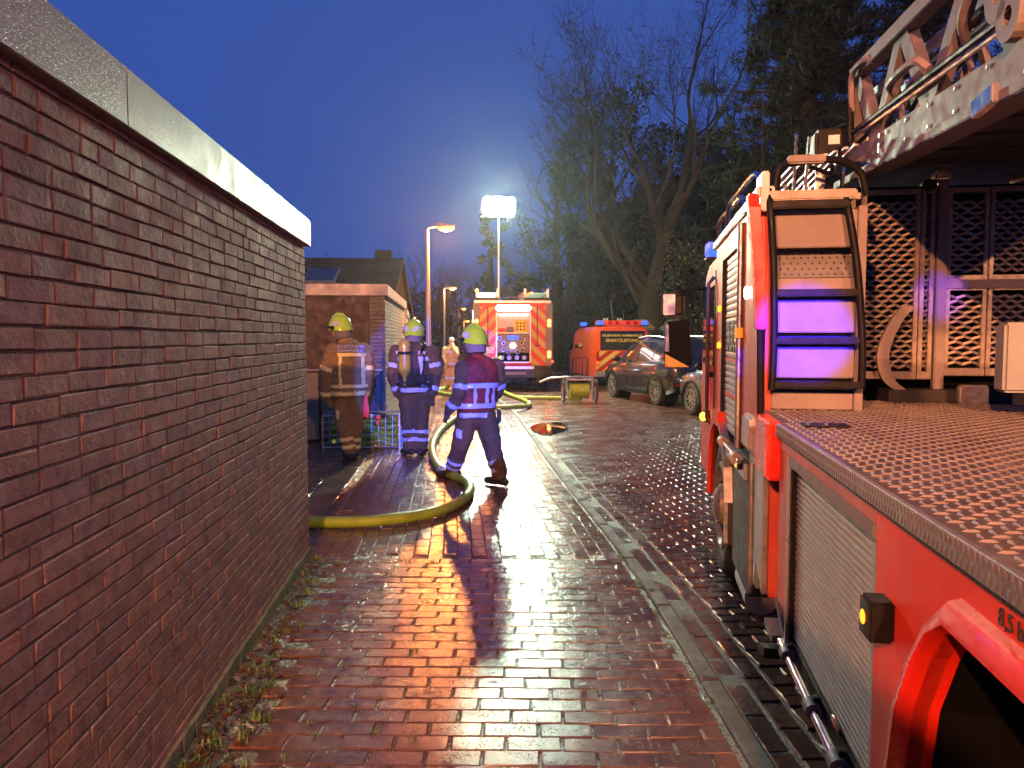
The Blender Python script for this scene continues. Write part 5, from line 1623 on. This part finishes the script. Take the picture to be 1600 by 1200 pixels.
# --- firefighter with tan coat by the garage front (turned to the left)
def ff_tan():
    f = Figure('person', (-2.17, 10.0, 0), 0, 'firefighter in tan coat and yellow helmet standing side on at the hose cage')
    f.trunk([((.03, 0, .84), .215, .19), ((.03, 0, .95), .235, .20), ((.02, 0, 1.10), .245, .205), ((.03, 0, 1.30), .255, .205), ((.04, 0, 1.43), .24, .185), ((.05, 0, 1.51), .17, .14), ((.02, .01, 1.57), .08, .09)], R(35))
    f.limb('neck', [((.03, 0, 1.52), .075), ((-.05, .02, 1.66), .07)])
    f.blob((-.085, .03, 1.70), .085, .095, .115)
    f.blob((-.165, .07, 1.68), .02, .02, .025)
    f.limb('arm_left', [((-.13, -.10, 1.43), .11), ((-.225, -.14, 1.12), .09), ((-.24, -.08, .86), .072)])
    hand(f, (-.24, -.07, .86), (.1, .15, -1), (.6, .6, 0))
    f.limb('arm_right', [((.23, .08, 1.44), .10), ((.27, .05, 1.12), .082), ((.22, .15, .88), .068)])
    hand(f, (.22, .15, .88), (0, .2, -1), (-.8, .3, 0))
    f.limb('leg_left', [((-.07, .02, .86), .14), ((-.04, .0, .50), .105), ((.03, .01, .14), .085)])
    f.limb('leg_right', [((.11, .03, .86), .14), ((.11, .05, .48), .105), ((.07, .10, .14), .085)])
    foot(f, (.03, .01, .105), (-.5, .8)); foot(f, (.07, .12, .105), (-.35, .9))
    def region(nm, s, c):
        if nm.startswith('boot') or nm.startswith('shaft'): return 1 if c.z < .17 else 0
        if c.z > 1.60: return 2 if c.x < -.06 else 3
        if nm.startswith('arm') and s > .62: return 4
        return 0
    def bands(nm, s, c, n):
        b = ('b', 'bandy')
        if nm == 'torso':
            if .86 < c.z < .91 or .955 < c.z < 1.0: return ('hem%d' % (c.z > .93), 'bandy')
            if 1.365 < c.z < 1.41 and c.y < .05 and c.x > -.05: return ('chest', 'bandy')
            if 1.0 <= c.z < 1.37 and c.y < 0 and (-.04 < c.x < .0 or .22 < c.x < .26): return ('back%d' % (c.x > .1), 'bandy')
        if nm and nm.startswith('arm') and (.22 < s < .275): return (nm, 'bandy')
        if nm and nm.startswith('arm') and (.54 < s < .59): return (nm+'c', 'bandy')
        if nm and nm.startswith('leg') and (.56 < s < .61 or .66 < s < .71): return (nm+str(s > .63), 'bandy')
        if nm == 'leg_left' and .20 < s < .32 and -.11 < c.x < -.06 and c.y < 0: return ('knee', 'bandy')
    f.finish([MT['coat'], MT['boot'], MT['skin'], MT['hood'], MT['glove']], region, bands)
    helmet(f, (-.075, .03, 1.755), R(72), R(-12), 0)
    tx = text('back_print', 'FEUERWEHR', .062, MT['band'], f.root, (.115, -.212, 1.485), (R(78), 0, R(22)), bold=.001)
    text('back_print', 'HAMMINKELN', .050, MT['band'], f.root, (.115, -.225, 1.435), (R(82), 0, R(22)), bold=.001)
    # hanging red tag on the right hip
    MB().loft([[(.255, -.06, .86), (.285, -.06, .86), (.285, -.04, .86), (.255, -.04, .86)], [(.235, -.07, .66), (.315, -.07, .66), (.315, -.04, .66), (.235, -.04, .66)], [(.24, -.06, .58), (.30, -.06, .56), (.30, -.04, .56), (.24, -.04, .58)]]).build('glove_tag', MT['rprint'], f.root)
ff_tan()

# --- firefighter with breathing apparatus, seen from behind
def ff_ba():
    f = Figure('person', (-1.33, 10.42, 0), 0, 'firefighter seen from behind carrying a sand coloured air cylinder on the back', voxel=.014)
    f.trunk([((0, 0, .86), .205, .165), ((0, 0, .98), .215, .17), ((0, 0, 1.15), .22, .17), ((0, 0, 1.32), .235, .17), ((0, .01, 1.42), .225, .155), ((0, .01, 1.49), .15, .12), ((0, .02, 1.55), .075, .08)], 0)
    f.limb('neck', [((0, .02, 1.5), .07), ((0, .03, 1.62), .065)])
    f.blob((0, .035, 1.66), .082, .095, .115); f.blob((0, .135, 1.65), .02, .02, .025)
    f.limb('arm_left', [((-.235, 0, 1.41), .10), ((-.30, .0, 1.10), .082), ((-.235, .06, .85), .068)])
    hand(f, (-.235, .06, .85), (.15, .25, -1), (.8, .3, 0))
    f.limb('arm_right', [((.235, 0, 1.41), .10), ((.305, .0, 1.10), .082), ((.245, -.03, .84), .066)])
    hand(f, (.245, -.03, .84), (.1, 0, -1), (-.3, .8, 0))
    f.limb('leg_left', [((-.105, .01, .86), .128), ((-.085, .0, .48), .102), ((-.065, .0, .12), .09)])
    f.limb('leg_right', [((.105, .01, .86), .128), ((.10, .0, .48), .102), ((.085, .0, .12), .09)])
    foot(f, (-.075, -.02, .105), (-.55, .8)); foot(f, (.09, 0, .105), (.15, 1))
    def region(nm, s, c):
        if nm.startswith('boot') or nm.startswith('shaft'): return 1 if c.z < .13 else 0
        if c.z > 1.56: return 2 if c.y > .06 else 3
        if nm.startswith('arm') and s > .60: return 4
        return 0
    def bands(nm, s, c, n):
        if nm == 'torso':
            if .875 < c.z < .925 or .965 < c.z < 1.01: return ('hem%d' % (c.z > .94), 'band')
            if 1.30 < c.z < 1.355 and c.y < 0: return ('chest', 'band')
            if 1.0 <= c.z < 1.32 and c.y < 0 and (.08 < c.x < .135 or -.135 < c.x < -.08): return ('back%d' % (c.x > 0), 'band')
        if nm and nm.startswith('arm') and (.15 < s < .21): return (nm, 'band')
        if nm and nm.startswith('arm') and (.47 < s < .53): return (nm+'c', 'band')
        if nm and nm.startswith('leg') and (.50 < s < .55 or .61 < s < .66): return (nm+str(s > .58), 'band')
    f.finish([MT['coatb'], MT['boot'], MT['skin'], MT['hood'], MT['glove']], region, bands)
    helmet(f, (0, .03, 1.70), R(-8), R(-8), 0, rear=True)
    text('shoulder_print', 'FW', .065, MT['band'], f.root, (.13, -.178, 1.40), (R(82), 0, 0), bold=.001)
    text('shoulder_print', 'FW', .065, MT['band'], f.root, (-.17, -.172, 1.40), (R(82), 0, 0), bold=.001)
    cyl = MB().lathe((-.09, -.27, 1.03), (.0, 0.02, 1), [(.001, 0), (.022, .0), (.024, .05), (.05, .08), (.078, .13), (.082, .18), (.082, .46), (.074, .51), (.05, .545), (.001, .56)], 20).build('air_cylinder', MT['cylinder'], f.root, smooth=True)
    MB().lathe((-.09, -.265, 1.38), (0, .02, 1), [(.084, 0), (.086, .004), (.086, .036), (.084, .04)], 20).build('strap', MT['black'], cyl)
    MB().lathe((-.09, -.272, .955), (0, 0, 1), [(.018, 0), (.03, .01), (.03, .04), (.018, .06), (.018, .085)], 10).build('valve', MT['chrome'], cyl)
    MB().loft([[(-.17, -.19, .95), (.12, -.19, .95), (.12, -.16, .95), (-.17, -.16, .95)], [(-.18, -.20, 1.2), (.10, -.20, 1.2), (.10, -.17, 1.2), (-.18, -.17, 1.2)], [(-.16, -.185, 1.42), (.06, -.185, 1.42), (.06, -.15, 1.42), (-.16, -.15, 1.42)]]).build('back_plate', MT['black'], f.root, bevel=.01)
    for s in (-1, 1):
        tube('harness_strap', MT['black'], f.root, spline([(s*.14-.02, -.19, 1.40), (s*.15, -.12, 1.50), (s*.14, .05, 1.51), (s*.14, .16, 1.40)], 5), .02, 6)
        tube('harness_strap', MT['black'], f.root, spline([(s*.15-.03, -.19, 1.0), (s*.21, -.10, .98), (s*.225, .05, .99)], 5), .022, 6)
    tube('air_line', MT['black'], f.root, spline([(-.06, -.24, .99), (.05, -.23, .98), (.13, -.2, 1.1), (.16, -.19, 1.3), (.13, -.1, 1.5)], 5), .012, 6)
    MB().box(.04, .19, -.225, -.195, .98, 1.12).build('gauge_pouch', MT['black'], f.root, bevel=.015)
    MB().box(.20, .27, -.10, -.02, .87, 1.12).build('radio_pouch', MT['black'], f.root, bevel=.015)
ff_ba()

# --- officer in red vest striding to the left
def ff_vest():
    f = Figure('person', (-.42, 8.45, 0), 0, 'firefighter in dark red command vest striding along the pavement', voxel=.013)
    f.trunk([((.02, 0, .74), .205, .165), ((.02, 0, .85), .215, .175), ((.03, 0, 1.0), .22, .175), ((.05, 0, 1.18), .225, .175), ((.055, 0, 1.29), .21, .16), ((.05, 0, 1.37), .15, .12), ((.03, .01, 1.43), .075, .085)], R(22))
    f.limb('neck', [((.05, 0, 1.37), .08), ((0, .02, 1.50), .07)])
    f.blob((-.01, .04, 1.545), .085, .098, .115); f.blob((-.09, .11, 1.53), .02, .02, .025)
    f.limb('arm_left', [((-.115, -.09, 1.27), .095), ((-.145, -.16, 1.0), .08), ((-.255, -.10, .83), .066)])
    hand(f, (-.26, -.095, .82), (-.45, .25, -.85), (.6, .5, -.3))
    f.limb('arm_right', [((.24, .08, 1.28), .095), ((.27, .16, 1.02), .08), ((.15, .27, .86), .066)])
    hand(f, (.15, .27, .86), (-.6, .4, -.5), (-.2, .5, .5))
    f.limb('leg_left', [((-.06, .0, .74), .135), ((-.15, .0, .42), .105), ((-.25, .16, .13), .085)])
    f.limb('leg_right', [((.12, .0, .74), .135), ((.205, -.05, .42), .105), ((.285, -.19, .13), .085)])
    foot(f, (-.25, .17, .105), (-.9, .42)); foot(f, (.285, -.20, .105), (-.75, .6))
    def region(nm, s, c):
        if nm.startswith('boot') or nm.startswith('shaft'): return 1 if c.z < .13 else 0
        if c.z > 1.46: return 2 if (c.x < -.03 and c.y > .05) else 3
        if nm == 'torso' and c.z > .80: return 5
        if nm.startswith('arm') and s > .46: return 4
        return 0
    def bands(nm, s, c, n):
        if nm == 'torso':
            if .735 < c.z < .79 or .835 < c.z < .885: return ('hem%d' % (c.z > .81), 'band')
            if 1.065 < c.z < 1.11: return ('chest', 'band')
            if .885 <= c.z < 1.07:
                a = math.atan2(c.y, c.x-.03)
                
                for t in (-2.35, -1.62, -.85, -.45):
                    if abs(a-t) < .10: return ('panel%.1f' % t, 'band')
        if nm and nm.startswith('arm') and (.19 < s < .245 or .40 < s < .455): return (nm+str(s > .3), 'band')
        if nm and nm.startswith('leg') and (.53 < s < .57 or .615 < s < .655): return (nm+str(s > .59), 'band')
        if nm == 'leg_left' and .16 < s < .25 and -.19 < c.x < -.12 and c.y < 0: return ('knee', 'band')
    f.finish([MT['coatb'], MT['boot'], MT['skin'], MT['hood'], MT['glove'], MT['vest']], region, bands)
    helmet(f, (-.005, .035, 1.595), R(48), R(-8), R(4))
    MB().box(.255, .30, -.06, .02, .66, .82).build('radio_pouch', MT['black'], f.root, bevel=.012)
ff_vest()

# --- far bareheaded firefighter with a hand at the face
def ff_far():
    f = Figure('person', (-1.92, 24.0, 0), 0, 'far bareheaded firefighter in pale coat raising a hand to the face', voxel=.02)
    f.trunk([((0, 0, .72), .21, .17), ((0, 0, .90), .22, .175), ((0, 0, 1.12), .215, .17), ((0, 0, 1.27), .20, .15), ((0, 0, 1.35), .12, .1), ((.02, 0, 1.40), .07, .07)], R(-30))
    f.limb('neck', [((.01, 0, 1.36), .065), ((.03, .0, 1.45), .06)])
    f.blob((.035, .0, 1.51), .09, .10, .12)
    f.limb('arm_left', [((-.18, -.02, 1.25), .09), ((-.2, -.08, 1.0), .075), ((-.12, -.18, .82), .06)])
    hand(f, (-.12, -.18, .82), (.2, -.3, -1), (.7, 0, 0))
    f.limb('arm_right', [((.17, -.05, 1.25), .09), ((.22, -.2, 1.06), .075), ((.11, -.2, 1.27), .06)])
    hand(f, (.11, -.19, 1.28), (-.2, .2, 1), (-.3, .8, 0))
    f.limb('leg_left', [((-.09, 0, .74), .125), ((-.09, -.02, .42), .095), ((-.09, 0, .12), .085)])
    f.limb('leg_right', [((.09, 0, .74), .125), ((.09, -.02, .42), .095), ((.10, 0, .12), .085)])
    foot(f, (-.09, 0, .105), (-.2, -1)); foot(f, (.1, 0, .105), (.3, -1))
    def region(nm, s, c):
        if nm.startswith('boot') or nm.startswith('shaft'): return 1
        if c.z > 1.57 or (c.z > 1.44 and c.y > .05): return 3
        if c.z > 1.41: return 2
        if nm == 'arm_right' and s > .54: return 2
        return 0
    def bands(nm, s, c, n):
        if nm == 'torso' and (.78 < c.z < .84): return ('hem', 'band')
        if nm == 'torso' and (1.14 < c.z < 1.20) and c.x > -.1: return ('chest', 'band')
        if nm and nm.startswith('leg') and (.34 < s < .42): return (nm, 'band')
    f.finish([MT['coatc'], MT['boot'], MT['skin'], MT['hair']], region, bands, 3)
ff_far()

# ---------------------------------------------------------------- street lamps
def street_lamp(loc, hgt, label, power, lean=.02, col=(1, .29, .055)):
    L_ = empty('street_lamp', loc, 0, label, 'street lamp', 'street lamps along the path')
    MB().tube([(0, 0, -.05), (0, 0, .9), (lean*-.5, 0, hgt*.6), (-lean, 0, hgt)], [.075, .07, .055, .042], 12).build('pole', MT['pole'], L_, smooth=True)
    MB().tube(spline([(-lean, 0, hgt-.05), (-lean+.03, 0, hgt+.04), (.12, 0, hgt+.07), (.2, 0, hgt+.08)], 4), .024, 8).build('arm', MT['pole'], L_, smooth=True)
    hd = MB().loft([[(.16, -.05, hgt+.06), (.16, .05, hgt+.06), (.16, .05, hgt+.12), (.16, -.05, hgt+.12)], [(.28, -.10, hgt+.05), (.28, .10, hgt+.05), (.28, .08, hgt+.16), (.28, -.08, hgt+.16)], [(.62, -.09, hgt+.08), (.62, .09, hgt+.08), (.62, .05, hgt+.13), (.62, -.05, hgt+.13)]]).build('lamp_head', MT['pole'], L_, bevel=.01)
    MB().ell((.42, 0, hgt+.045), .19, .10, .085).build('lamp_glass', MT['e_street'], hd, smooth=True)
    light('sodium_lamp', 'POINT', Vector(loc) + Vector((.42, 0, hgt-.10)), power, col, radius=.10)
LAMPP = 900
street_lamp((-1.95, 18.0, 0), 4.10, 'tall lit street lamp rising above the nearest garage corner', 1700)
street_lamp((-3.42, 39.0, 0), 4.05, 'second lit street lamp beyond the firefighters', LAMPP)
street_lamp((-4.55, 66.0, 0), 4.05, 'third lit street lamp far down the path', LAMPP*.6)
street_lamp((-5.3, 85.0, 0), 3.4, 'farthest small street lamp beside the fire engine', LAMPP*.6)
street_lamp((-.75, -6.2, 0), 5.0, 'street lamp standing behind the photographer by the garage end', 6800, col=(1, .35, .14))
street_lamp((-5.6, -9.0, 0), 6.6, 'tall unseen street lamp added behind the garages on the left for warm light', 14000, col=(1, .34, .13))  # added out of view so warm light reaches the truck's left side
street_lamp((5.6, -12, 0), 5.4, 'unseen street lamp added across the road for warm light on the wall', 6000, col=(1, .37, .16))  # added out of view to warm the near garage wall

# rotating blue beams of the ladder truck's rear beacon
light('blue_beam', 'SPOT', BE, 13000, (.02, .11, 1), radius=.04, spot=R(12.0), aim=(-.80, 11, .98), blend=.06)
light('blue_beam', 'SPOT', T.matrix_basis @ Vector((.02, -2.6, 2.70)), 11000, (.03, .01, 1), radius=.04, spot=R(4.2), aim=tuple(T.matrix_basis @ Vector((.20, U1, 1.62))), blend=.3)
light('blue_beam', 'SPOT', T.matrix_basis @ Vector((.02, -2.6, 2.66)), 3800, (.03, .01, 1), radius=.04, spot=R(2.2), aim=tuple(T.matrix_basis @ Vector((1.02, MU, 1.82))), blend=.3)
# ---------------------------------------------------------------- trees and plants
def bare_tree(root, mb_t, mb_b, p, d, r, L, depth, rng, up=.12, spread=.55):
    """recursive limbs; thick wood into mb_t, twigs into mb_b"""
    p = Vector(p); d = Vector(d).normalized()
    n = 4 if depth > 2 else 3
    pts = [p]; rs = [r]
    for i in range(n):
        d = (d + Vector((rng.uniform(-1, 1), rng.uniform(-1, 1), rng.uniform(-.6, .8)))*.22 + Vector((0, 0, up))).normalized()
        p = p + d*(L/n)
        pts.append(p); rs.append(r*(1-.42*(i+1)/n))
    (mb_t if r > .05 else mb_b).tube(pts, rs, 7 if r > .09 else (5 if r > .03 else 3), caps=False)
    if depth == 0: return
    k = rng.choice([2, 3, 3]) if depth > 1 else rng.choice([3, 4])
    for i in range(k):
        j = rng.randint(max(1, n-2), n) if i else n
        q = pts[j]
        a = Vector((rng.uniform(-1, 1), rng.uniform(-1, 1), rng.uniform(-.35, .75)))
        nd = (d*(1-spread) + a.normalized()*spread*(1.1 if i else .7)).normalized()
        bare_tree(root, mb_t, mb_b, q, nd, max(.006, rs[j]*(.62 if i else .8)), L*rng.uniform(.66, .86), depth-1, rng, up, spread)
    if depth <= 4:
        for i in range(5):
            q = pts[rng.randint(1, n)]
            a = Vector((rng.uniform(-1, 1), rng.uniform(-1, 1), rng.uniform(-.3, .6))).normalized()
            e = q + a*L*.35 + Vector((0, 0, .03))
            mb_b.tube([q, q.lerp(e, .5) + Vector((rng.uniform(-.05, .05), 0, .04)), e], [.009, .006, .003], 3, caps=False)

def leaves(mb, c, r, n, size, rng, flat=1.0, droop=0):
    c = Vector(c)
    for i in range(n):
        v = Vector((rng.gauss(0, 1), rng.gauss(0, 1), rng.gauss(0, 1)))
        v = v.normalized()*r*(rng.random()**.45)
        v.z *= flat
        q = c + v
        a = Vector((rng.uniform(-1, 1), rng.uniform(-1, 1), rng.uniform(-1, 1)-droop)).normalized()
        b = a.cross(Vector((rng.uniform(-1, 1), rng.uniform(-1, 1), rng.uniform(-1, 1)))).normalized()
        s = size*rng.uniform(.6, 1.4)
        mb.add([q - b*s*.28, q + a*s*.5 , q + b*s*.28, q - a*s*.5], [(0, 1, 2, 3)])

rng = random.Random(4)
bt = empty('bare_tree', (5.55, 31, -.15), 0, 'large bare tree with spreading branches behind the parked cars', 'tree')
mt_, mb_ = MB(), MB()
mt_.tube([(0, 0, -.2), (.02, 0, .5), (.05, 0, 1.6), (.05, 0, 2.6), (.0, 0, 3.6)], [.80, .60, .52, .50, .46], 14, caps=False)
for (p, d, r, L) in (((-.1, 0, 3.5), (-.72, .1, .75), .22, 3.7), ((.10, 0, 3.4), (.10, 0, 1), .37, 4.2), ((-.05, .1, 3.6), (-.3, .2, .95), .2, 3.4), ((.05, .1, 3.2), (.35, .5, .8), .2, 2.4), ((-.2, -.1, 2.9), (-.5, -.4, .6), .14, 2.0)):
    bare_tree(None, mt_, mb_, p, d, r, L, 6 if r > .18 else 4, rng, .09, .47)
mt_.build('trunk', MT['bark'], bt, smooth=True, fix=False)
mb_.build('crown', MT['twig'], bt, fix=False)

def ivy_tree(loc, h, w, label, seed, mat='ivy', n=42, per=90, size=.22, bare=True):
    r_ = random.Random(seed)
    o = empty('ivy_tree', loc, 0, label, 'tree')
    mt2, tw, fl = MB(), MB(), MB()
    mt2.tube([(0, 0, -.2), (.1, 0, h*.3), (-.1, 0, h*.6), (0, 0, h*.85)], [.35, .28, .18, .06], 8, caps=False)
    if bare:
        for i in range(7):
            z = h*(.3+.08*i)
            bare_tree(None, mt2, tw, (0, 0, z), (r_.uniform(-1, 1), r_.uniform(-1, 1), .7), .09, h*.16, 3, r_, .1, .55)
    for i in range(n):
        z = h*(.10 + .86*r_.random())
        ww = w*(1.0 - .55*abs(z/h-.45)*1.5)
        a = r_.uniform(0, 6.28); q = ww*math.sqrt(r_.random())
        leaves(fl, (math.cos(a)*q, math.sin(a)*q, z), r_.uniform(.35, .85)*w*.33, per, size, r_)
    mt2.build('trunk', MT['bark'], o, smooth=True, fix=False)
    if tw.v: tw.build('twigs', MT['twig'], o, fix=False)['kind'] = 'stuff'
    fl.build('crown', MT[mat], o, fix=False)
ivy_tree((2.4, 41, 0), 11.5, 3.4, 'dark ivy clad tree to the right of the floodlight', 21, n=60, per=110)
ivy_tree((5.2, 40, 0), 14.5, 3.6, 'tall ivy clad tree directly behind the large bare tree', 22, n=80, per=110)
ivy_tree((8.6, 38, 0), 12.5, 3.6, 'dense dark evergreen behind the parked cars', 23, n=90, per=110)
ivy_tree((11.2, 41, 0), 12.5, 3.4, 'dark evergreen rising behind the ladder truck beacon', 25, n=80, per=110)
ivy_tree((-1.3, 50, 0), 10.0, 1.5, 'slim dark poplar like tree behind the floodlight mast', 24, n=40, per=90, bare=False)

def shrub(loc, h, w, label, seed, n=22, per=120, size=.10, mat='shrub'):
    r_ = random.Random(seed)
    o = empty('shrub', loc, 0, label, 'shrub')
    fl, st_ = MB(), MB()
    for i in range(n):
        a = r_.uniform(0, 6.28); q = w*math.sqrt(r_.random()); z = h*(.1+.85*r_.random())
        c = Vector((math.cos(a)*q, math.sin(a)*q, z))
        st_.tube([(c.x*.2, c.y*.2, 0), (c.x*.6, c.y*.6, z*.6), tuple(c)], [.03, .02, .006], 4, caps=False)
        leaves(fl, c, w*.42, per, size, r_, .8)
    st_.build('stems', MT['twig'], o, fix=False)
    fl.build('crown', MT[mat], o, fix=False)
shrub((7.0, 28.2, 0), 5.4, 1.7, 'olive leafy shrub between tree trunk and ladder truck', 31, n=40, per=130)
shrub((8.6, 26.2, 0), 4.2, 1.6, 'olive shrub behind the mirror of the ladder truck', 32, n=36, per=130)
shrub((5.0, 33, 0), 2.6, 1.6, 'low dark shrub at the foot of the bare tree', 33, mat='ivy')
shrub((3.2, 35, 0), 3.2, 2.0, 'dark shrub behind the command van', 34, mat='ivy', n=30)
shrub((.6, 43, 0), 3.6, 2.2, 'dark shrub behind the fire engine roof', 35, mat='ivy', n=30)

def pine(loc, h, w, label, seed, z0=.35, nb=54):
    r_ = random.Random(seed)
    o = empty('pine_tree', loc, 0, label, 'tree')
    tr, fl = MB(), MB()
    tr.tube([(0, 0, -.2), (.05, 0, h*.35), (-.1, 0, h*.7), (0, 0, h)], [.42, .34, .2, .04], 10, caps=False)
    for i in range(nb):
        t = (i+.5)/nb
        z = h*(z0 + (1-z0)*t)
        a = i*2.4 + r_.uniform(-.4, .4)
        L = w*(1.0-.65*t)*r_.uniform(.6, 1.1)
        d = Vector((math.cos(a), math.sin(a), 0))
        pts = [Vector((0, 0, z))]
        for k in range(1, 5):
            pts.append(Vector((0, 0, z)) + d*L*k/4 + Vector((r_.uniform(-.15, .15), r_.uniform(-.15, .15), .12*k*L/w - .03*k*k*L/w)))
        tr.tube(pts, [.07, .055, .04, .028, .012], 5, caps=False)
        for k in range(16):
            q = pts[r_.randint(1, 4)] + Vector((r_.gauss(0, .32), r_.gauss(0, .32), r_.gauss(.08, .14)))
            # needle tuft
            for m_ in range(36):
                v = Vector((r_.gauss(0, 1), r_.gauss(0, 1), r_.gauss(.25, .7))).normalized()
                s = v.cross(Vector((r_.uniform(-1, 1), r_.uniform(-1, 1), 1))).normalized()*.022
                c = q + v*r_.uniform(.0, .16)
                fl.add([c - s, c + s, c + v*r_.uniform(.16, .30)], [(0, 1, 2)])
    tr.build('trunk', MT['bark'], o, smooth=True, fix=False)
    fl.build('crown', MT['needles'], o, fix=False)
pine((8.9, 23.5, 0), 15.5, 3.7, 'tall dark pine with drooping boughs above the ladder truck', 41, z0=.26, nb=125)
pine((13.0, 25, 0), 17, 4.4, 'broad dark pine at the upper right behind the ladder', 42, z0=.22, nb=110)
pine((12.2, 33, 0), 16, 4.0, 'dark pine standing farther back between the two nearer pines', 43, z0=.2, nb=70)

# small bare trees beyond the house and down the path
def small_bare(loc, h, label, seed, mat='fartree'):
    r_ = random.Random(seed)
    o = empty('bare_tree', loc, 0, label, 'tree')
    t, tw = MB(), MB()
    t.tube([(0, 0, 0), (0, 0, h*.4)], [.16, .11], 7, caps=False)
    for i in range(4):
        bare_tree(None, t, tw, (0, 0, h*(.28+.05*i)), (r_.uniform(-.8, .8), r_.uniform(-.8, .8), 1), .08, h*.24, 4, r_, .14, .45)
    t.build('trunk', MT['bark'], o, smooth=True, fix=False)
    tw.build('crown', MT[mat], o, fix=False)
small_bare((-10.6, 43, 0), 6.0, 'small bare tree showing above the dark roof', 51)
for i, (x_, y_, h_, lab) in enumerate(((-7.2, 52, 7.2, 'bare tree just right of the house roof'), (-5.3, 58, 7.6, 'bare tree behind the tall lamp post'), (-4.0, 50, 5.4, 'low bare tree between the first two street lamps'),
                                  (-3.6, 72, 8.2, 'faint bare tree far down the path'), (-1.9, 64, 7.4, 'faint bare tree to the left of the fire engine roof'), (1.2, 60, 9.5, 'faint bare tree right behind the floodlight'))):
    small_bare((x_, y_, 0), h_, lab, 60+i)
# far belt of woodland
r_ = random.Random(77)
fl = MB()
for i in range(190):
    x_ = r_.uniform(-32, 44); y_ = r_.uniform(84, 100)
    hh_ = 5 + 3.0*mnoise.noise((x_*.13, 0, 0)) + r_.uniform(0, 2.0)
    for j in range(5):
        leaves(fl, (x_+r_.uniform(-1, 1), y_, hh_*(j+.5)/5), 1.6, 26, .55, r_)
o = fl.build('treeline', MT['ivy'], fix=False)
tag(o, 'dark belt of woodland closing the far end of the road', 'woodland', kind='stuff')

# ---------------------------------------------------------------- weeds, leaves and dirt along the garage wall
r_ = random.Random(8)
mb = MB()
ys_ = [1.3+.08*i for i in range(53)]
rows = []
for y_ in ys_:
    w_ = .14 + .13*mnoise.noise((y_*1.3, 3, 0)) + .04*mnoise.noise((y_*5, 1, 0))
    rows.append([(wx(y_)-.01, y_, .006), (wx(y_)+max(.03, w_)*.6, y_, .008+.006*mnoise.noise((y_*7, 0, 0))), (wx(y_)+max(.05, w_), y_, -.006)])
mb.add([p for r0 in rows for p in r0], [f for i in range(len(rows)-1) for f in ((i*3, i*3+1, i*3+4, i*3+3), (i*3+1, i*3+2, i*3+5, i*3+4))])
o = mb.build('dirt', MT['dirt'], fix=False, smooth=True)
tag(o, 'strip of wet dirt and leaf mould at the foot of the brick wall', 'dirt', kind='stuff')
mw, ml = MB(), MB()
def blade(mb, p, a, L, w):
    d = Vector((math.cos(a), math.sin(a), 0)); s = Vector((-math.sin(a), math.cos(a), 0))*w
    p = Vector(p); m_ = p + d*L*.35 + Vector((0, 0, L*.8)); e = p + d*L*.8 + Vector((0, 0, L*.85))
    mb.add([p-s, p+s, m_+s*.7, m_-s*.7, e], [(0, 1, 2, 3), (3, 2, 4)])
tufts = []
for i in range(90):
    y_ = r_.uniform(2.0, 5.5); tufts.append((wx(y_)+.02+abs(r_.gauss(0, .11)), y_, r_.uniform(.5, 1.2)))
for i in range(30):
    y_ = r_.uniform(2.6, 5.6); tufts.append((wx(y_)+r_.uniform(.3, .9), y_, r_.uniform(.3, .6)))
for i in range(26):
    y_ = r_.uniform(2.0, 7.0); tufts.append((kx(y_)-.07+r_.gauss(0, .012), y_, r_.uniform(.3, .55)))
for (x_, y_, s_) in tufts:
    for k in range(r_.randint(7, 16)):
        blade(mw, (x_+r_.gauss(0, .014), y_+r_.gauss(0, .014), -.004), r_.uniform(0, 6.28), .03*s_*r_.uniform(.6, 1.5), .003*s_+.0012)
o = mw.build('weeds', MT['weed'], fix=False)
tag(o, 'small green weeds sprouting along wall and paving joints', 'weeds', kind='stuff')
for i in range(420):
    y_ = r_.uniform(1.8, 5.4); x_ = wx(y_)+.02+abs(r_.gauss(0, .11))
    if r_.random() < .15: x_ = r_.uniform(wx(y_)+.1, kx(y_))
    a = r_.uniform(0, 6.28); L = r_.uniform(.012, .032); d = Vector((math.cos(a), math.sin(a), r_.uniform(-.2, .2)))*L; s = Vector((-math.sin(a), math.cos(a), r_.uniform(-.25, .25)))*L*.45
    c = Vector((x_, y_, .012+r_.uniform(0, .008)))
    ml.add([c-d, c-d*.2+s, c+d*.4+s*.9, c+d, c+d*.4-s*.9, c-d*.2-s], [(0, 1, 2, 3, 4, 5)])
o = ml.build('fallen_leaves', MT['leaf'], fix=False)
tag(o, 'wet brown leaves lying along the foot of the wall', 'leaves', kind='stuff')

# ---------------------------------------------------------------- damp air round the whole scene
hm = bpy.data.materials.new('damp air'); hm.use_nodes = True
N = hm.node_tree.nodes; N.clear()
pv_ = N.new('ShaderNodeVolumePrincipled'); ou = N.new('ShaderNodeOutputMaterial')
pv_.inputs['Color'].default_value = (.85, .9, .95, 1)
pv_.inputs['Density'].default_value = 0.00068
pv_.inputs['Anisotropy'].default_value = .78
hm.node_tree.links.new(pv_.outputs[0], ou.inputs['Volume'])
hz_ = MB().box(-60, 60, -30, 125, -1.2, 21).build('haze', hm)
hz_['kind'] = 'stuff'
